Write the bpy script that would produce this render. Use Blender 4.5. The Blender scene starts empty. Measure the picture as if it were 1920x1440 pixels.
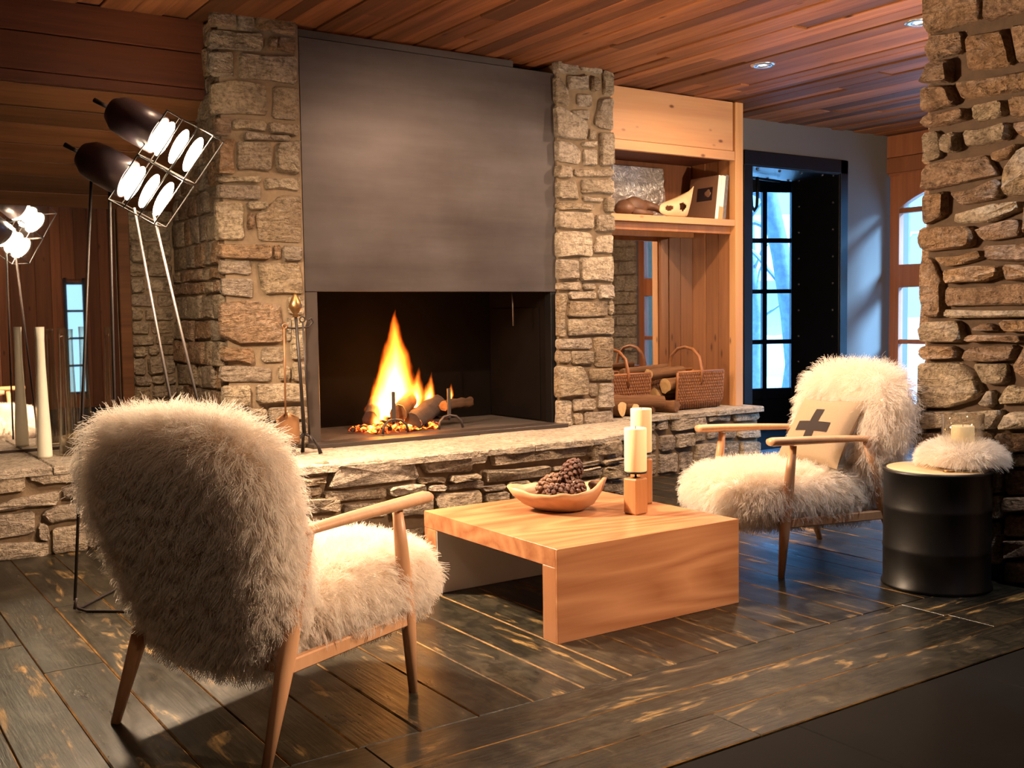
import bpy, bmesh, math, random
import numpy as np
from mathutils import Vector, Matrix
from mathutils.kdtree import KDTree
SC = bpy.context.scene
COL = SC.collection
R = math.radians
PI = math.pi
random.seed(7)
RNG = np.random.default_rng(11)

# ------------------------------------------------------------------ camera
def cam():
    yaw, pit, rol = R(34.105), R(-3.7055), R(-0.8034)
    f = Vector((math.sin(yaw)*math.cos(pit), math.cos(yaw)*math.cos(pit), math.sin(pit)))
    r = Vector((math.cos(yaw), -math.sin(yaw), 0)); u = r.cross(f)
    c, s = math.cos(rol), math.sin(rol)
    r2 = c*r + s*u; u2 = -s*r + c*u
    cd = bpy.data.cameras.new('camera'); cd.sensor_width = 36; cd.lens = 1980.8/1920*36
    cd.clip_start = .05; cd.clip_end = 200
    o = bpy.data.objects.new('camera', cd); COL.objects.link(o)
    m = Matrix((r2, u2, -f)).transposed().to_4x4(); m.translation = (0, 0, 1.15)
    o.matrix_world = m; SC.camera = o
cam()
# ------------------------------------------------------------------ world, exposure
SC.view_settings.view_transform = 'Standard'; SC.view_settings.look = 'None'
SC.view_settings.exposure = 0.95; SC.view_settings.gamma = 1.0; SC.view_settings.use_curve_mapping = False
W = bpy.data.worlds.new('sky'); SC.world = W; W.use_nodes = True
bg = W.node_tree.nodes['Background']; bg.inputs[0].default_value = (.13, .45, 1.0, 1); bg.inputs[1].default_value = 3.0
# ------------------------------------------------------------------ lights
def to_track(d): return Vector(d).to_track_quat('-Z', 'Y').to_euler()
def spot(x, y, z, tgt, power, ang=70, blend=.6, col=(1, .68, .38), rad=.03):
    l = bpy.data.lights.new('spot', 'SPOT'); l.energy = power; l.spot_size = R(ang); l.spot_blend = blend; l.color = col; l.shadow_soft_size = rad
    o = bpy.data.objects.new('spot_beam', l); COL.objects.link(o); o.location = (x, y, z)
    o.rotation_euler = to_track(Vector(tgt)-Vector((x, y, z)))
    return o
def point(x, y, z, power, col, rad=.06):
    l = bpy.data.lights.new('glow', 'POINT'); l.energy = power; l.color = col; l.shadow_soft_size = rad
    o = bpy.data.objects.new('lamp_glow', l); COL.objects.link(o); o.location = (x, y, z); return o
CZ = 2.72
sl = bpy.data.lights.new('bright_sky', 'SUN'); sl.energy = 15.0; sl.angle = R(18); sl.color = (.27, .60, 1.0)
so = bpy.data.objects.new('bright_overcast_sky', sl); COL.objects.link(so); so.rotation_euler = to_track((-.58, .66, -.47))
WARM = (1, .69, .455)
SC.cycles.max_bounces = 14; SC.cycles.diffuse_bounces = 7; SC.cycles.transmission_bounces = 8; SC.cycles.transparent_max_bounces = 16
# ceiling downlights and added fill spots: position, target, power, cone
DOWN = [(5.16, 4.74, (5.0, 5.1, 0), 98, 165), (5.15, 3.61, (4.9, 3.6, 0), 65, 165),
        (3.75, 3.5, (3.4, 4.8, 0), 150, 140), (3.2, 4.2, (3.2, 4.3, 0), 70, 165), (1.9, 4.3, (1.7, 4.4, 0), 35, 165),
        (3.9, .4, (1.9, 3.0, .4), 520, 46), (.2, .9, (1.0, 2.9, .5), 16, 60), (2.3, -1.3, (2.2, -2.0, 0), 40, 165), (6.9, 3.4, (6.8, 3.6, 0), 70, 165)]  # fills for chair back, rear wall and right-hand ceiling bounce, added unseen
for x, y, t, p, a in DOWN: spot(x, y, CZ-.03, t, p, a, 1.0 if a > 60 else .75, col=WARM)
# floor lamp (head at about 1.3, 4.6, 1.8) and the fire
LAMP = (1, .71, .46)
for hx, hy, hz in ((1.40, 4.46, 1.84), (1.30, 4.52, 1.66)):
    spot(hx, hy, hz, (hx+.70, hy-.55, hz-.60), 380, 168, 1.0, LAMP, .06); spot(hx, hy, hz, (hx+.0, hy+.45, hz-.95), 38, 165, 1.0, LAMP, .06)
spot(5.3, 2.9, 1.4, (5.7, 4.4, 2.72), 175, 130, 1.0, (1, .78, .55), .05)  # added unseen uplight behind the pillar, brightens the ceiling
spot(3.93, 1.95, 2.69, (4.08, 2.12, .6), 60, 62, .5, (.95, .95, 1.0), .03)
point(3.05, 5.66, .70, 9, (1, .36, .07), .10)
# daylight openings (portals help the sky light find the windows)
def portal(cx, cy, cz, w, h, rz):
    l = bpy.data.lights.new('portal', 'AREA'); l.shape = 'RECTANGLE'; l.size = w; l.size_y = h; l.cycles.is_portal = True
    o = bpy.data.objects.new('window_portal', l); COL.objects.link(o); o.location = (cx, cy, cz)
    o.rotation_euler = (R(90), 0, rz)
portal(8.40, 5.47, 1.3, 1.3, 2.2, R(90)); portal(8.40, 3.35, 1.3, 1.3, 2.2, R(90)); portal(8.12, 7.62, 1.35, 1.1, 2.1, R(156.6))

# ------------------------------------------------------------------ materials
def nd(nt, t, ins=None, **at):
    n = nt.nodes.new(t)
    for k, v in at.items(): setattr(n, k, v)
    for k, v in (ins or {}).items():
        if isinstance(v, bpy.types.NodeSocket): nt.links.new(v, n.inputs[k])
        else: n.inputs[k].default_value = v
    return n
def c4(c): return (*c, 1) if len(c) == 3 else c
def newmat(name):
    m = bpy.data.materials.new(name); m.use_nodes = True
    return m, m.node_tree, m.node_tree.nodes['Principled BSDF']
def ramp(nt, fac, stops, interp='LINEAR'):
    n = nd(nt, 'ShaderNodeValToRGB', {0: fac}); e = n.color_ramp.elements; n.color_ramp.interpolation = interp
    while len(e) < len(stops): e.new(.5)
    for i, (p, c) in enumerate(stops):
        e[i].position = p; e[i].color = c4(c) if not isinstance(c, (int, float)) else (c, c, c, 1)
    return n.outputs[0]
def math_n(nt, op, a, b=None, clamp=False):
    n = nd(nt, 'ShaderNodeMath', {0: a}, operation=op, use_clamp=clamp)
    if b is not None:
        if isinstance(b, bpy.types.NodeSocket): nt.links.new(b, n.inputs[1])
        else: n.inputs[1].default_value = b
    return n.outputs[0]
def mixc(nt, fac, a, b, blend='MIX'):
    n = nd(nt, 'ShaderNodeMix', data_type='RGBA', blend_type=blend)
    for k, v in ((0, fac), (6, a), (7, b)):
        if isinstance(v, bpy.types.NodeSocket): nt.links.new(v, n.inputs[k])
        else: n.inputs[k].default_value = v if k == 0 else c4(v)
    return n.outputs[2]
def coords(nt, scale, rnd=True, kind='Object'):
    tc = nd(nt, 'ShaderNodeTexCoord')
    v = tc.outputs[kind]
    if rnd:
        oi = nd(nt, 'ShaderNodeObjectInfo')
        k = nd(nt, 'ShaderNodeVectorMath', {0: (37., 53., 91.)}, operation='SCALE'); nt.links.new(oi.outputs['Random'], k.inputs['Scale'])
        a = nd(nt, 'ShaderNodeVectorMath', {0: v, 1: k.outputs[0]}, operation='ADD'); v = a.outputs[0]
    mp = nd(nt, 'ShaderNodeMapping', {'Vector': v, 'Scale': scale}); return mp.outputs[0]
def noise(nt, vec, scale, det=4, rough=.55, dist=0):
    return nd(nt, 'ShaderNodeTexNoise', {'Vector': vec, 'Scale': scale, 'Detail': det, 'Roughness': rough, 'Distortion': dist}).outputs[0]
def bump(nt, b, h, strength, dist=.02):
    n = nd(nt, 'ShaderNodeBump', {'Height': h, 'Strength': strength, 'Distance': dist}); nt.links.new(n.outputs[0], b.inputs['Normal']); return n
def plain(name, col, rough=.5, metal=0, spec=.5, nz=.15, nsc=8, bmp=.1):
    m, nt, b = newmat(name)
    v = coords(nt, (1, 1, 1)); n = noise(nt, v, nsc, 5)
    c = mixc(nt, n, tuple(x*(1-nz) for x in col), tuple(min(1, x*(1+nz)) for x in col))
    nt.links.new(c, b.inputs['Base Color']); b.inputs['Roughness'].default_value = rough; b.inputs['Metallic'].default_value = metal
    b.inputs['Specular IOR Level'].default_value = spec
    if bmp: bump(nt, b, noise(nt, v, nsc*6, 4), bmp, .004)
    return m
def wood(name, c1, c2, axis=0, rough=.5, knots=0., vary=.35, bmp=.25, grain=14., rings=0., kcol=None, knscale=(2.2, 7.)):
    """grain runs along axis; every board differs by its own random offset"""
    m, nt, b = newmat(name)
    s = [grain]*3; s[axis] = grain*.06
    v = coords(nt, tuple(s)); n1 = noise(nt, v, 1., 6, .62, .6)
    s2 = [grain*4]*3; s2[axis] = grain*.12
    v2 = coords(nt, tuple(s2)); n2 = noise(nt, v2, 1., 3, .6)
    f = math_n(nt, 'ADD', math_n(nt, 'MULTIPLY', n1, .7), math_n(nt, 'MULTIPLY', n2, .3))
    if rings:
        sw = [rings]*3; sw[axis] = rings*.16
        vw = coords(nt, tuple(sw)); nw = noise(nt, vw, .7, 2, .5)
        w = math_n(nt, 'FRACT', math_n(nt, 'MULTIPLY', nw, 15.)); w = math_n(nt, 'ABSOLUTE', math_n(nt, 'SUBTRACT', w, .5))
        f = math_n(nt, 'ADD', math_n(nt, 'MULTIPLY', f, .72), math_n(nt, 'MULTIPLY', w, .6))
    c = ramp(nt, f, [(.28, c2), (.68, c1)])
    oi = nd(nt, 'ShaderNodeObjectInfo')
    k = nd(nt, 'ShaderNodeMapRange', {0: oi.outputs['Random'], 3: 1-vary, 4: 1+vary*.6}).outputs[0]
    hs = nd(nt, 'ShaderNodeHueSaturation', {'Color': c, 'Value': k}); c = hs.outputs[0]
    if knots:
        ks = [knscale[1]]*3; ks[axis] = knscale[0]
        vo = nd(nt, 'ShaderNodeTexVoronoi', {'Vector': coords(nt, tuple(ks)), 'Scale': 1., 'Randomness': 1.})
        kf = ramp(nt, vo.outputs['Distance'], [(knots*.35, 1.), (knots, 0.)])
        c = mixc(nt, math_n(nt, 'MULTIPLY', kf, .85), c, kcol or tuple(x*.18 for x in c2))
    nt.links.new(c, b.inputs['Base Color']); b.inputs['Roughness'].default_value = rough; b.inputs['Specular IOR Level'].default_value = .5 if rough < .55 else .2
    bump(nt, b, f, bmp, .004)
    return m
def stone_mat(name, cols, bs=.9, dark=.45):
    m, nt, b = newmat(name)
    v = coords(nt, (1, 1, 1)); vs = coords(nt, (5, 5, 16))
    oi = nd(nt, 'ShaderNodeObjectInfo')
    n = len(cols); base = ramp(nt, oi.outputs['Random'], [(i/(n-1), c) for i, c in enumerate(cols)])
    n1 = noise(nt, v, 7, 8, .65); n2 = noise(nt, vs, 1.4, 6, .6, 1.2); n3 = noise(nt, v, 60, 4, .7)
    c = mixc(nt, ramp(nt, n1, [(.35, 0.), (.62, 1.)]), tuple(dark*x for x in (1, .9, .8)), (1, 1, 1))
    c = mixc(nt, .75, base, c, 'MULTIPLY')
    c = mixc(nt, ramp(nt, n3, [(.38, .55), (.55, 0.)]), c, tuple(x*.35 for x in cols[0]))
    c = mixc(nt, ramp(nt, n2, [(.5, 0.), (.72, .4)]), c, (.50, .42, .36))
    n6 = noise(nt, coords(nt, (26, 26, 44)), 1., 6, .72, .6); c = mixc(nt, ramp(nt, n6, [(.36, .72), (.50, 0.)]), c, tuple(x*.28 for x in cols[0])); c = mixc(nt, ramp(nt, n6, [(.56, 0.), (.70, .35)]), c, (.72, .62, .48))
    nt.links.new(c, b.inputs['Base Color']); b.inputs['Roughness'].default_value = .85; b.inputs['Specular IOR Level'].default_value = .3
    vr = nd(nt, 'ShaderNodeTexVoronoi', {'Vector': coords(nt, (9, 9, 22)), 'Scale': 1.3}, feature='F1').outputs['Distance']
    n4 = noise(nt, coords(nt, (24, 24, 38)), 1., 5, .7, .4)
    h = math_n(nt, 'ADD', math_n(nt, 'ADD', math_n(nt, 'MULTIPLY', n2, .9), math_n(nt, 'MULTIPLY', n1, .7)), math_n(nt, 'ADD', math_n(nt, 'MULTIPLY', n3, .3), math_n(nt, 'ADD', math_n(nt, 'MULTIPLY', vr, .35), math_n(nt, 'MULTIPLY', n4, .75))))
    bump(nt, b, h, bs, .085)
    return m
M = {}
M['stone'] = stone_mat('warm_stone', [(.46, .33, .20), (.60, .47, .31), (.50, .40, .31), (.66, .53, .36), (.42, .33, .25)])
M['stone_pale'] = stone_mat('pale_stone', [(.52, .40, .27), (.64, .52, .38), (.55, .46, .37), (.68, .56, .42)], .8)
M['stone_rust'] = stone_mat('rust_stone', [(.42, .25, .13), (.52, .33, .18), (.46, .30, .19), (.38, .25, .16)], .9)
M['cap'] = stone_mat('hearth_cap', [(.56, .48, .38), (.62, .54, .43)], .6, .66)
M['mortar_dark'] = plain('dark_joint', (.085, .052, .03), .95, nz=.4, nsc=20, bmp=.6)
M['mortar'] = plain('mortar', (.20, .14, .085), .95, nz=.4, nsc=20, bmp=.6)
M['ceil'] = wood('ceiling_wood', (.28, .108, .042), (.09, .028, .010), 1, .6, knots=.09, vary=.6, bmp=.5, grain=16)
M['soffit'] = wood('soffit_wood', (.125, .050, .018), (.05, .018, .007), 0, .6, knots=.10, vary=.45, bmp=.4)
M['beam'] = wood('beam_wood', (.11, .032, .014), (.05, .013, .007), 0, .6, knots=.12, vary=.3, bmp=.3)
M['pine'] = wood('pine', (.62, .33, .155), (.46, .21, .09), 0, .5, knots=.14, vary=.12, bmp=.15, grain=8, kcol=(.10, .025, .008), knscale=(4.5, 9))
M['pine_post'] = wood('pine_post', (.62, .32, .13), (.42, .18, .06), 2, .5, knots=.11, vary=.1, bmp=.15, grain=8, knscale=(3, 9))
M['pine_v_shaded'] = wood('pine_upright_shaded', (.36, .15, .052), (.20, .07, .022), 2, .5, knots=.13, vary=.18, bmp=.2, grain=8, kcol=(.07, .018, .006), knscale=(3, 9))  # pine darkened: the alcove's shade is put into its colour
M['old_v'] = wood('old_upright_boards', (.16, .06, .025), (.07, .024, .01), 2, .65, knots=.1, vary=.4)
M['trim_red'] = wood('window_wood', (.40, .14, .055), (.22, .07, .026), 2, .5, knots=.09, vary=.2)
M['table'] = wood('table_wood', (.43, .20, .095), (.26, .10, .042), 0, .26, vary=.06, bmp=.08, grain=13, rings=3.2, knots=.05)
M['table_y'] = wood('table_wood_edge', (.43, .20, .095), (.26, .10, .042), 1, .28, vary=.06, bmp=.08, grain=13, rings=3.2)
M['table_z'] = wood('table_wood_end', (.43, .20, .095), (.26, .10, .042), 2, .28, vary=.06, bmp=.06, grain=7)
M['beech'] = wood('pale_beech', (.62, .35, .19), (.50, .26, .13), 2, .4, vary=.05, bmp=.05, grain=20)
M['block'] = wood('candle_block_wood', (.50, .22, .08), (.30, .11, .035), 2, .5, vary=.1, bmp=.3)
M['burl'] = wood('burl_bowl_wood', (.46, .27, .14), (.27, .13, .06), 0, .45, vary=.05, bmp=.2, grain=9)
M['bark'] = wood('bark', (.26, .13, .06), (.07, .03, .015), 0, .9, vary=.3, bmp=.9, grain=30)
M['char'] = plain('charred_bark', (.035, .02, .014), .9, nz=.8, nsc=30, bmp=.8)
M['cut'] = wood('cut_log_end', (.80, .56, .27), (.66, .40, .17), 0, .7, vary=.1, bmp=.2, grain=40)
M['wicker'] = plain('wicker', (.22, .085, .028), .55, nz=.5, nsc=60, bmp=.3)
M['wicker_rod'] = plain('willow_rod', (.32, .125, .042), .5, nz=.3, nsc=40)
M['mask'] = plain('bleached_wood', (.62, .40, .22), .6, nz=.2, nsc=14)
M['root'] = plain('dark_root_wood', (.13, .06, .03), .55, nz=.5, nsc=20, bmp=.4)
M['iron'] = plain('black_iron', (.022, .020, .020), .4, .7, nz=.3)
M['rod'] = plain('lamp_rod', (.022, .016, .014), .45, .5)
M['can'] = plain('dark_lacquer', (.045, .028, .032), .35, .2)
M['rust'] = plain('rusty_iron', (.20, .095, .04), .5, .5, nz=.4)
M['brass'] = plain('old_brass', (.27, .15, .06), .35, .9)
M['steel_black'] = plain('black_steel', (.012, .012, .014), .38, .6, nz=.3)
M['rivet'] = plain('rivet_steel', (.10, .10, .11), .35, .8)
M['grey'] = plain('grey_plaster', (.13, .115, .11), .85, nz=.06, nsc=3, bmp=.1)
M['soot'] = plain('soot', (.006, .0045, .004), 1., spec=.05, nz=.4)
M['firelit_plate'] = plain('firelit_side', (.06, .03, .02), .8, nz=.3)  # brown of the left plate stands for firelight on dark metal
M['tray'] = plain('tray_steel', (.075, .058, .050), .45, .5, nz=.25)
M['ash'] = plain('ash', (.05, .036, .028), .95, nz=.6, nsc=30, bmp=.6)
M['table_under'] = plain('lit_inner_panel', (.68, .63, .57), .5, nz=.04)  # light falling on the inner face is put into this pale colour
M['drum'] = plain('drum_black', (.0022, .0022, .0026), .42, .0, nz=.3)
M['drum_top'] = plain('drum_lid', (.55, .40, .22), .5, .2)
M['wax'] = plain('ivory_wax', (.85, .70, .42), .45, nz=.03)
M['wick'] = plain('wick', (.05, .04, .03), .9)
M['linen'] = plain('beige_linen', (.34, .245, .155), .9, nz=.12, nsc=120, bmp=.5)
M['patch'] = plain('black_patch', (.018, .010, .009), .9)
M['white_vase'] = plain('white_glass', (.86, .84, .70), .25, nz=.02, bmp=0)
M['snow'] = plain('snow', (.93, .94, .95), .8, nz=.06)
M['tree'] = plain('snowy_bark', (.16, .20, .24), .9, nz=.6, nsc=12, bmp=.6)
M['facade'] = plain('far_house', (.40, .44, .48), .9)
M['page'] = plain('white_book', (.78, .74, .68), .6)
M['cover'] = plain('brown_book_cover', (.20, .10, .055), .5)
M['cover_pic'] = plain('book_picture', (.020, .010, .012), .4)
M['orange'] = plain('orange_band', (.72, .30, .12), .5)
M['bookdark'] = plain('dark_book', (.14, .13, .14), .5, nz=.7, nsc=60)
M['chrome'] = plain('downlight_ring', (.55, .58, .65), .25, .9, bmp=0)
M['slate'] = plain('slate', (.0045, .004, .0042), .75, spec=.08, nz=.45, nsc=5, bmp=.35)
M['cone'] = plain('pine_cone', (.075, .028, .016), .55, nz=.6, nsc=50)
M['cone_pale'] = plain('pine_cone_pale', (.16, .08, .045), .6, nz=.5, nsc=50)
def worn_edge():
    m, nt, b = newmat('worn_edge_wood'); n = noise(nt, coords(nt, (5, 5, 5)), 1., 6, .7)
    c = ramp(nt, n, [(.36, (.020, .016, .010)), (.50, (.16, .085, .025)), (.64, (.30, .165, .05))])
    nt.links.new(c, b.inputs['Base Color']); b.inputs['Roughness'].default_value = .7; b.inputs['Specular IOR Level'].default_value = .15; return m
M['bare'] = worn_edge()
def fur_mat(name, col, tip):
    m, nt, b = newmat(name)
    hi = nd(nt, 'ShaderNodeHairInfo'); c = mixc(nt, hi.outputs['Intercept'], col, tip)
    hv = nd(nt, 'ShaderNodeMapRange', {0: hi.outputs['Random'], 3: .82, 4: 1.05}).outputs[0]
    hs = nd(nt, 'ShaderNodeHueSaturation', {'Color': c, 'Value': hv})
    d = nd(nt, 'ShaderNodeBsdfDiffuse', {0: hs.outputs[0]}); t = nd(nt, 'ShaderNodeBsdfTranslucent', {0: hs.outputs[0]})
    mx = nd(nt, 'ShaderNodeMixShader', {0: .38, 1: d.outputs[0], 2: t.outputs[0]})
    nt.links.new(mx.outputs[0], nt.nodes['Material Output'].inputs[0]); return m
M['fur'] = fur_mat('lamb_fleece', (.91, .81, .70), (.96, .91, .84))
M['hide'] = plain('fleece_base', (.90, .82, .72), .95, nz=.15, nsc=40)
def emis(name, col, st):
    m, nt, b = newmat(name); b.inputs['Base Color'].default_value = c4(col); b.inputs['Emission Color'].default_value = c4(col); b.inputs['Emission Strength'].default_value = st; return m
M['bulb'] = emis('lamp_glass', (1, .86, .62), 30.)
M['led'] = emis('downlight_lamp', (1, .93, .75), 9.)
def glass(name, col=(1, 1, 1), rough=0., thin=True, pw=2.6):
    m, nt, b = newmat(name)
    if thin:   # flat panes: clear with a mirror-like sheen
        t = nd(nt, 'ShaderNodeBsdfTransparent', {0: c4(col)}); g = nd(nt, 'ShaderNodeBsdfGlossy', {'Roughness': rough})
        lw = nd(nt, 'ShaderNodeLayerWeight', {0: .5}); fr = math_n(nt, 'ADD', math_n(nt, 'MULTIPLY', math_n(nt, 'POWER', lw.outputs['Facing'], pw), .8), .05)
        mx = nd(nt, 'ShaderNodeMixShader', {0: fr, 1: t.outputs[0], 2: g.outputs[0]})
        nt.links.new(mx.outputs[0], nt.nodes['Material Output'].inputs[0])
    else:
        b.inputs['Transmission Weight'].default_value = 1; b.inputs['Roughness'].default_value = rough; b.inputs['Base Color'].default_value = c4(col)
    return m
M['pane'] = glass('window_glass', (.98, .99, 1), pw=5.); M['thick_glass'] = glass('thick_clear_glass', (.97, .96, .93), .0, False); M['vase_glass'] = glass('clear_glass', (.95, .93, .88), pw=1.7)
def mirror_mat():
    m, nt, b = newmat('mirror_silver'); b.inputs['Base Color'].default_value = (.82, .80, .78, 1); b.inputs['Metallic'].default_value = 1; b.inputs['Roughness'].default_value = .015; return m
M['mirror'] = mirror_mat()
def foil():
    m, nt, b = newmat('crumpled_foil'); b.inputs['Base Color'].default_value = (.72, .68, .65, 1); b.inputs['Metallic'].default_value = .85; b.inputs['Roughness'].default_value = .28
    bump(nt, b, noise(nt, coords(nt, (6, 6, 6)), 2.2, 5, .6, 2.5), .7, .05); return m
M['foil'] = foil()
def steel_panel():
    m, nt, b = newmat('hood_steel')
    v = coords(nt, (1, 1, 1)); n1 = noise(nt, v, 1.6, 6, .6); n2 = noise(nt, coords(nt, (.8, .8, 7)), 1.4, 4, .6)
    f = math_n(nt, 'ADD', math_n(nt, 'MULTIPLY', n1, .6), math_n(nt, 'MULTIPLY', n2, .4))
    c = ramp(nt, f, [(.3, (.042, .031, .030)), (.5, (.068, .055, .052)), (.7, (.098, .085, .084))])
    nt.links.new(c, b.inputs['Base Color']); b.inputs['Metallic'].default_value = .55
    nt.links.new(ramp(nt, n1, [(.3, .42), (.7, .56)]), b.inputs['Roughness']); return m
M['hood'] = steel_panel()
def floor_mat(name, axis):
    """dark green-black paint, scuffed through to bare orange wood in patches"""
    m, nt, b = newmat(name)
    s = [9.]*3; s[axis] = 2.2
    v = coords(nt, tuple(s)); n1 = noise(nt, v, 1., 8, .68, .5); n2 = noise(nt, coords(nt, (2.2, 2.2, 2.2)), 1., 3, .5)
    sg = [90.]*3; sg[axis] = 5.; n3 = noise(nt, coords(nt, tuple(sg)), 1., 3, .6)
    c = ramp(nt, n2, [(.28, (.006, .0054, .0035)), (.5, (.0155, .0138, .0085)), (.72, (.037, .030, .019))])
    c = mixc(nt, ramp(nt, n3, [(.45, 0.), (.7, .6)]), c, (.045, .037, .025))
    n5 = noise(nt, coords(nt, (14, 14, 14)), 1., 7, .7, .8); c = mixc(nt, ramp(nt, n5, [(.42, .75), (.56, 0.)]), c, (.005, .0045, .0035)); c = mixc(nt, ramp(nt, n5, [(.62, 0.), (.74, .55)]), c, (.12, .095, .055))
    w = math_n(nt, 'MULTIPLY', ramp(nt, n1, [(.575, 0.), (.69, 1.)]), ramp(nt, n3, [(.3, .25), (.6, 1.)]))
    c = mixc(nt, w, c, (.36, .22, .075))
    oi = nd(nt, 'ShaderNodeObjectInfo'); k = nd(nt, 'ShaderNodeMapRange', {0: oi.outputs['Random'], 3: .75, 4: 1.25}).outputs[0]
    c = nd(nt, 'ShaderNodeHueSaturation', {'Color': c, 'Value': k}).outputs[0]
    nt.links.new(c, b.inputs['Base Color']); nt.links.new(ramp(nt, n1, [(.3, .24), (.7, .48)]), b.inputs['Roughness']); b.inputs['Specular IOR Level'].default_value = .27
    bump(nt, b, math_n(nt, 'ADD', n3, n1), .25, .004); return m
M['floor_y'] = floor_mat('painted_boards', 1); M['floor_x'] = floor_mat('painted_border_boards', 0)

# ------------------------------------------------------------------ building helpers
def link(name, me, mats, parent=None):
    o = bpy.data.objects.new(name, me); COL.objects.link(o)
    if mats is not None:
        for m in (mats if isinstance(mats, (list, tuple)) else [mats]): me.materials.append(M[m] if isinstance(m, str) else m)
    if parent is not None: o.parent = parent
    return o
def mesh(name, verts, faces, mats, parent=None, smooth=False, fm=None):
    me = bpy.data.meshes.new(name); me.from_pydata([tuple(v) for v in verts], [], faces)
    if smooth: me.polygons.foreach_set('use_smooth', [True]*len(me.polygons))
    o = link(name, me, mats, parent)
    if fm is not None: me.polygons.foreach_set('material_index', fm)
    me.update(); return o
def finish(bm, name, mats, parent=None, smooth=False):
    me = bpy.data.meshes.new(name); bmesh.ops.recalc_face_normals(bm, faces=bm.faces[:]); bm.to_mesh(me); bm.free()
    if smooth: me.polygons.foreach_set('use_smooth', [True]*len(me.polygons))
    return link(name, me, mats, parent)
def box_bm(bm, c, s, rot=None, bevel=0.):
    r = bmesh.ops.create_cube(bm, size=1.0); vs = r['verts']
    bmesh.ops.scale(bm, vec=s, verts=vs)
    if bevel:
        es = list({e for v in vs for e in v.link_edges})
        g = bmesh.ops.bevel(bm, geom=es, offset=bevel, segments=1, affect='EDGES', profile=.5); vs = list({v for f in g['faces'] for v in f.verts} | {v for v in vs if v.is_valid})
    if rot is not None: bmesh.ops.rotate(bm, cent=(0, 0, 0), matrix=rot, verts=vs)
    bmesh.ops.translate(bm, vec=c, verts=vs)
def box(name, lo, hi, mats, parent=None, bevel=.004, rot=None):
    bm = bmesh.new(); c = [(a+b)/2 for a, b in zip(lo, hi)]; s = [b-a for a, b in zip(lo, hi)]
    box_bm(bm, c, s, rot, bevel); return finish(bm, name, mats, parent)
def tube(name, pts, rad, mats, parent=None, n=10, closed=False, flat=None):
    """tube through pts; rad a number or one per point; flat = vertical squash"""
    pts = [Vector(p) for p in pts]; k = len(pts); rad = [rad]*k if isinstance(rad, (int, float)) else rad
    V = []; F = []; up = None
    for i, p in enumerate(pts):
        if closed: t = (pts[(i+1) % k]-pts[i-1]).normalized()
        else: t = (pts[min(i+1, k-1)]-pts[max(i-1, 0)]).normalized()
        if up is None: up = Vector((0, 0, 1)) if abs(t.z) < .9 else Vector((1, 0, 0))
        a = t.cross(up).normalized(); bb = a.cross(t).normalized(); up = bb
        for j in range(n):
            w = 2*PI*j/n; V.append(p + a*math.cos(w)*rad[i] + bb*math.sin(w)*rad[i]*(flat or 1))
    m = k if closed else k-1
    for i in range(m):
        for j in range(n):
            a0 = i*n+j; a1 = i*n+(j+1) % n; b0 = ((i+1) % k)*n+j; b1 = ((i+1) % k)*n+(j+1) % n; F.append((a0, a1, b1, b0))
    if not closed: F += [tuple(range(n))[::-1], tuple((k-1)*n+j for j in range(n))]
    return mesh(name, V, F, mats, parent, True)
def lathe(name, prof, mats, parent=None, n=28, c=(0, 0, 0), wob=None, smooth=True, cap=True):
    V = []; F = []
    for i, (r, z) in enumerate(prof):
        for j in range(n):
            a = 2*PI*j/n; rr = r*(wob(a, z) if wob else 1); V.append((c[0]+rr*math.cos(a), c[1]+rr*math.sin(a), c[2]+z))
    for i in range(len(prof)-1):
        for j in range(n): F.append((i*n+j, i*n+(j+1) % n, (i+1)*n+(j+1) % n, (i+1)*n+j))
    if cap: F += [tuple(range(n))[::-1], tuple((len(prof)-1)*n+j for j in range(n))]
    return mesh(name, V, F, mats, parent, smooth)
def thing(name, label, cat, loc=(0, 0, 0), rz=0, group=None):
    o = bpy.data.objects.new(name, None); COL.objects.link(o); o.location = loc; o.rotation_euler = (0, 0, rz); o.empty_display_size = .1
    return tag(o, label, cat, group)
def tag(o, label, cat=None, group=None):
    o['label'] = label
    if cat: o['category'] = cat
    if group: o['group'] = group
    return o
def struct(o, label=None, cat=None):
    o['kind'] = 'structure'
    if label: tag(o, label, cat)
    return o
def empty_struct(name, label, cat):
    o = bpy.data.objects.new(name, None); COL.objects.link(o); o.empty_display_size = .1; return struct(o, label, cat)
def dup(root, loc, rz, label=None, group=None):
    r = root.copy(); COL.objects.link(r); r.location = loc; r.rotation_euler = (0, 0, rz)
    if label: r['label'] = label
    if group: r['group'] = group
    for ch in list(root.children):
        c = ch.copy(); COL.objects.link(c); c.parent = r
        for g in list(ch.children):
            d = g.copy(); COL.objects.link(d); d.parent = c
    return r
def prism(name, outline, z0, z1, mats, parent=None, bevel=0):
    bm = bmesh.new(); vs = [bm.verts.new((x, y, z0)) for x, y in outline]; f = bm.faces.new(vs)
    e = bmesh.ops.extrude_face_region(bm, geom=[f]); bmesh.ops.translate(bm, vec=(0, 0, z1-z0), verts=[v for v in e['geom'] if isinstance(v, bmesh.types.BMVert)])
    if bevel: bmesh.ops.bevel(bm, geom=[ed for ed in bm.edges if all(abs(v.co.z-z1) < 1e-5 for v in ed.verts)], offset=bevel, segments=1, affect='EDGES')
    return finish(bm, name, mats, parent)
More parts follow.
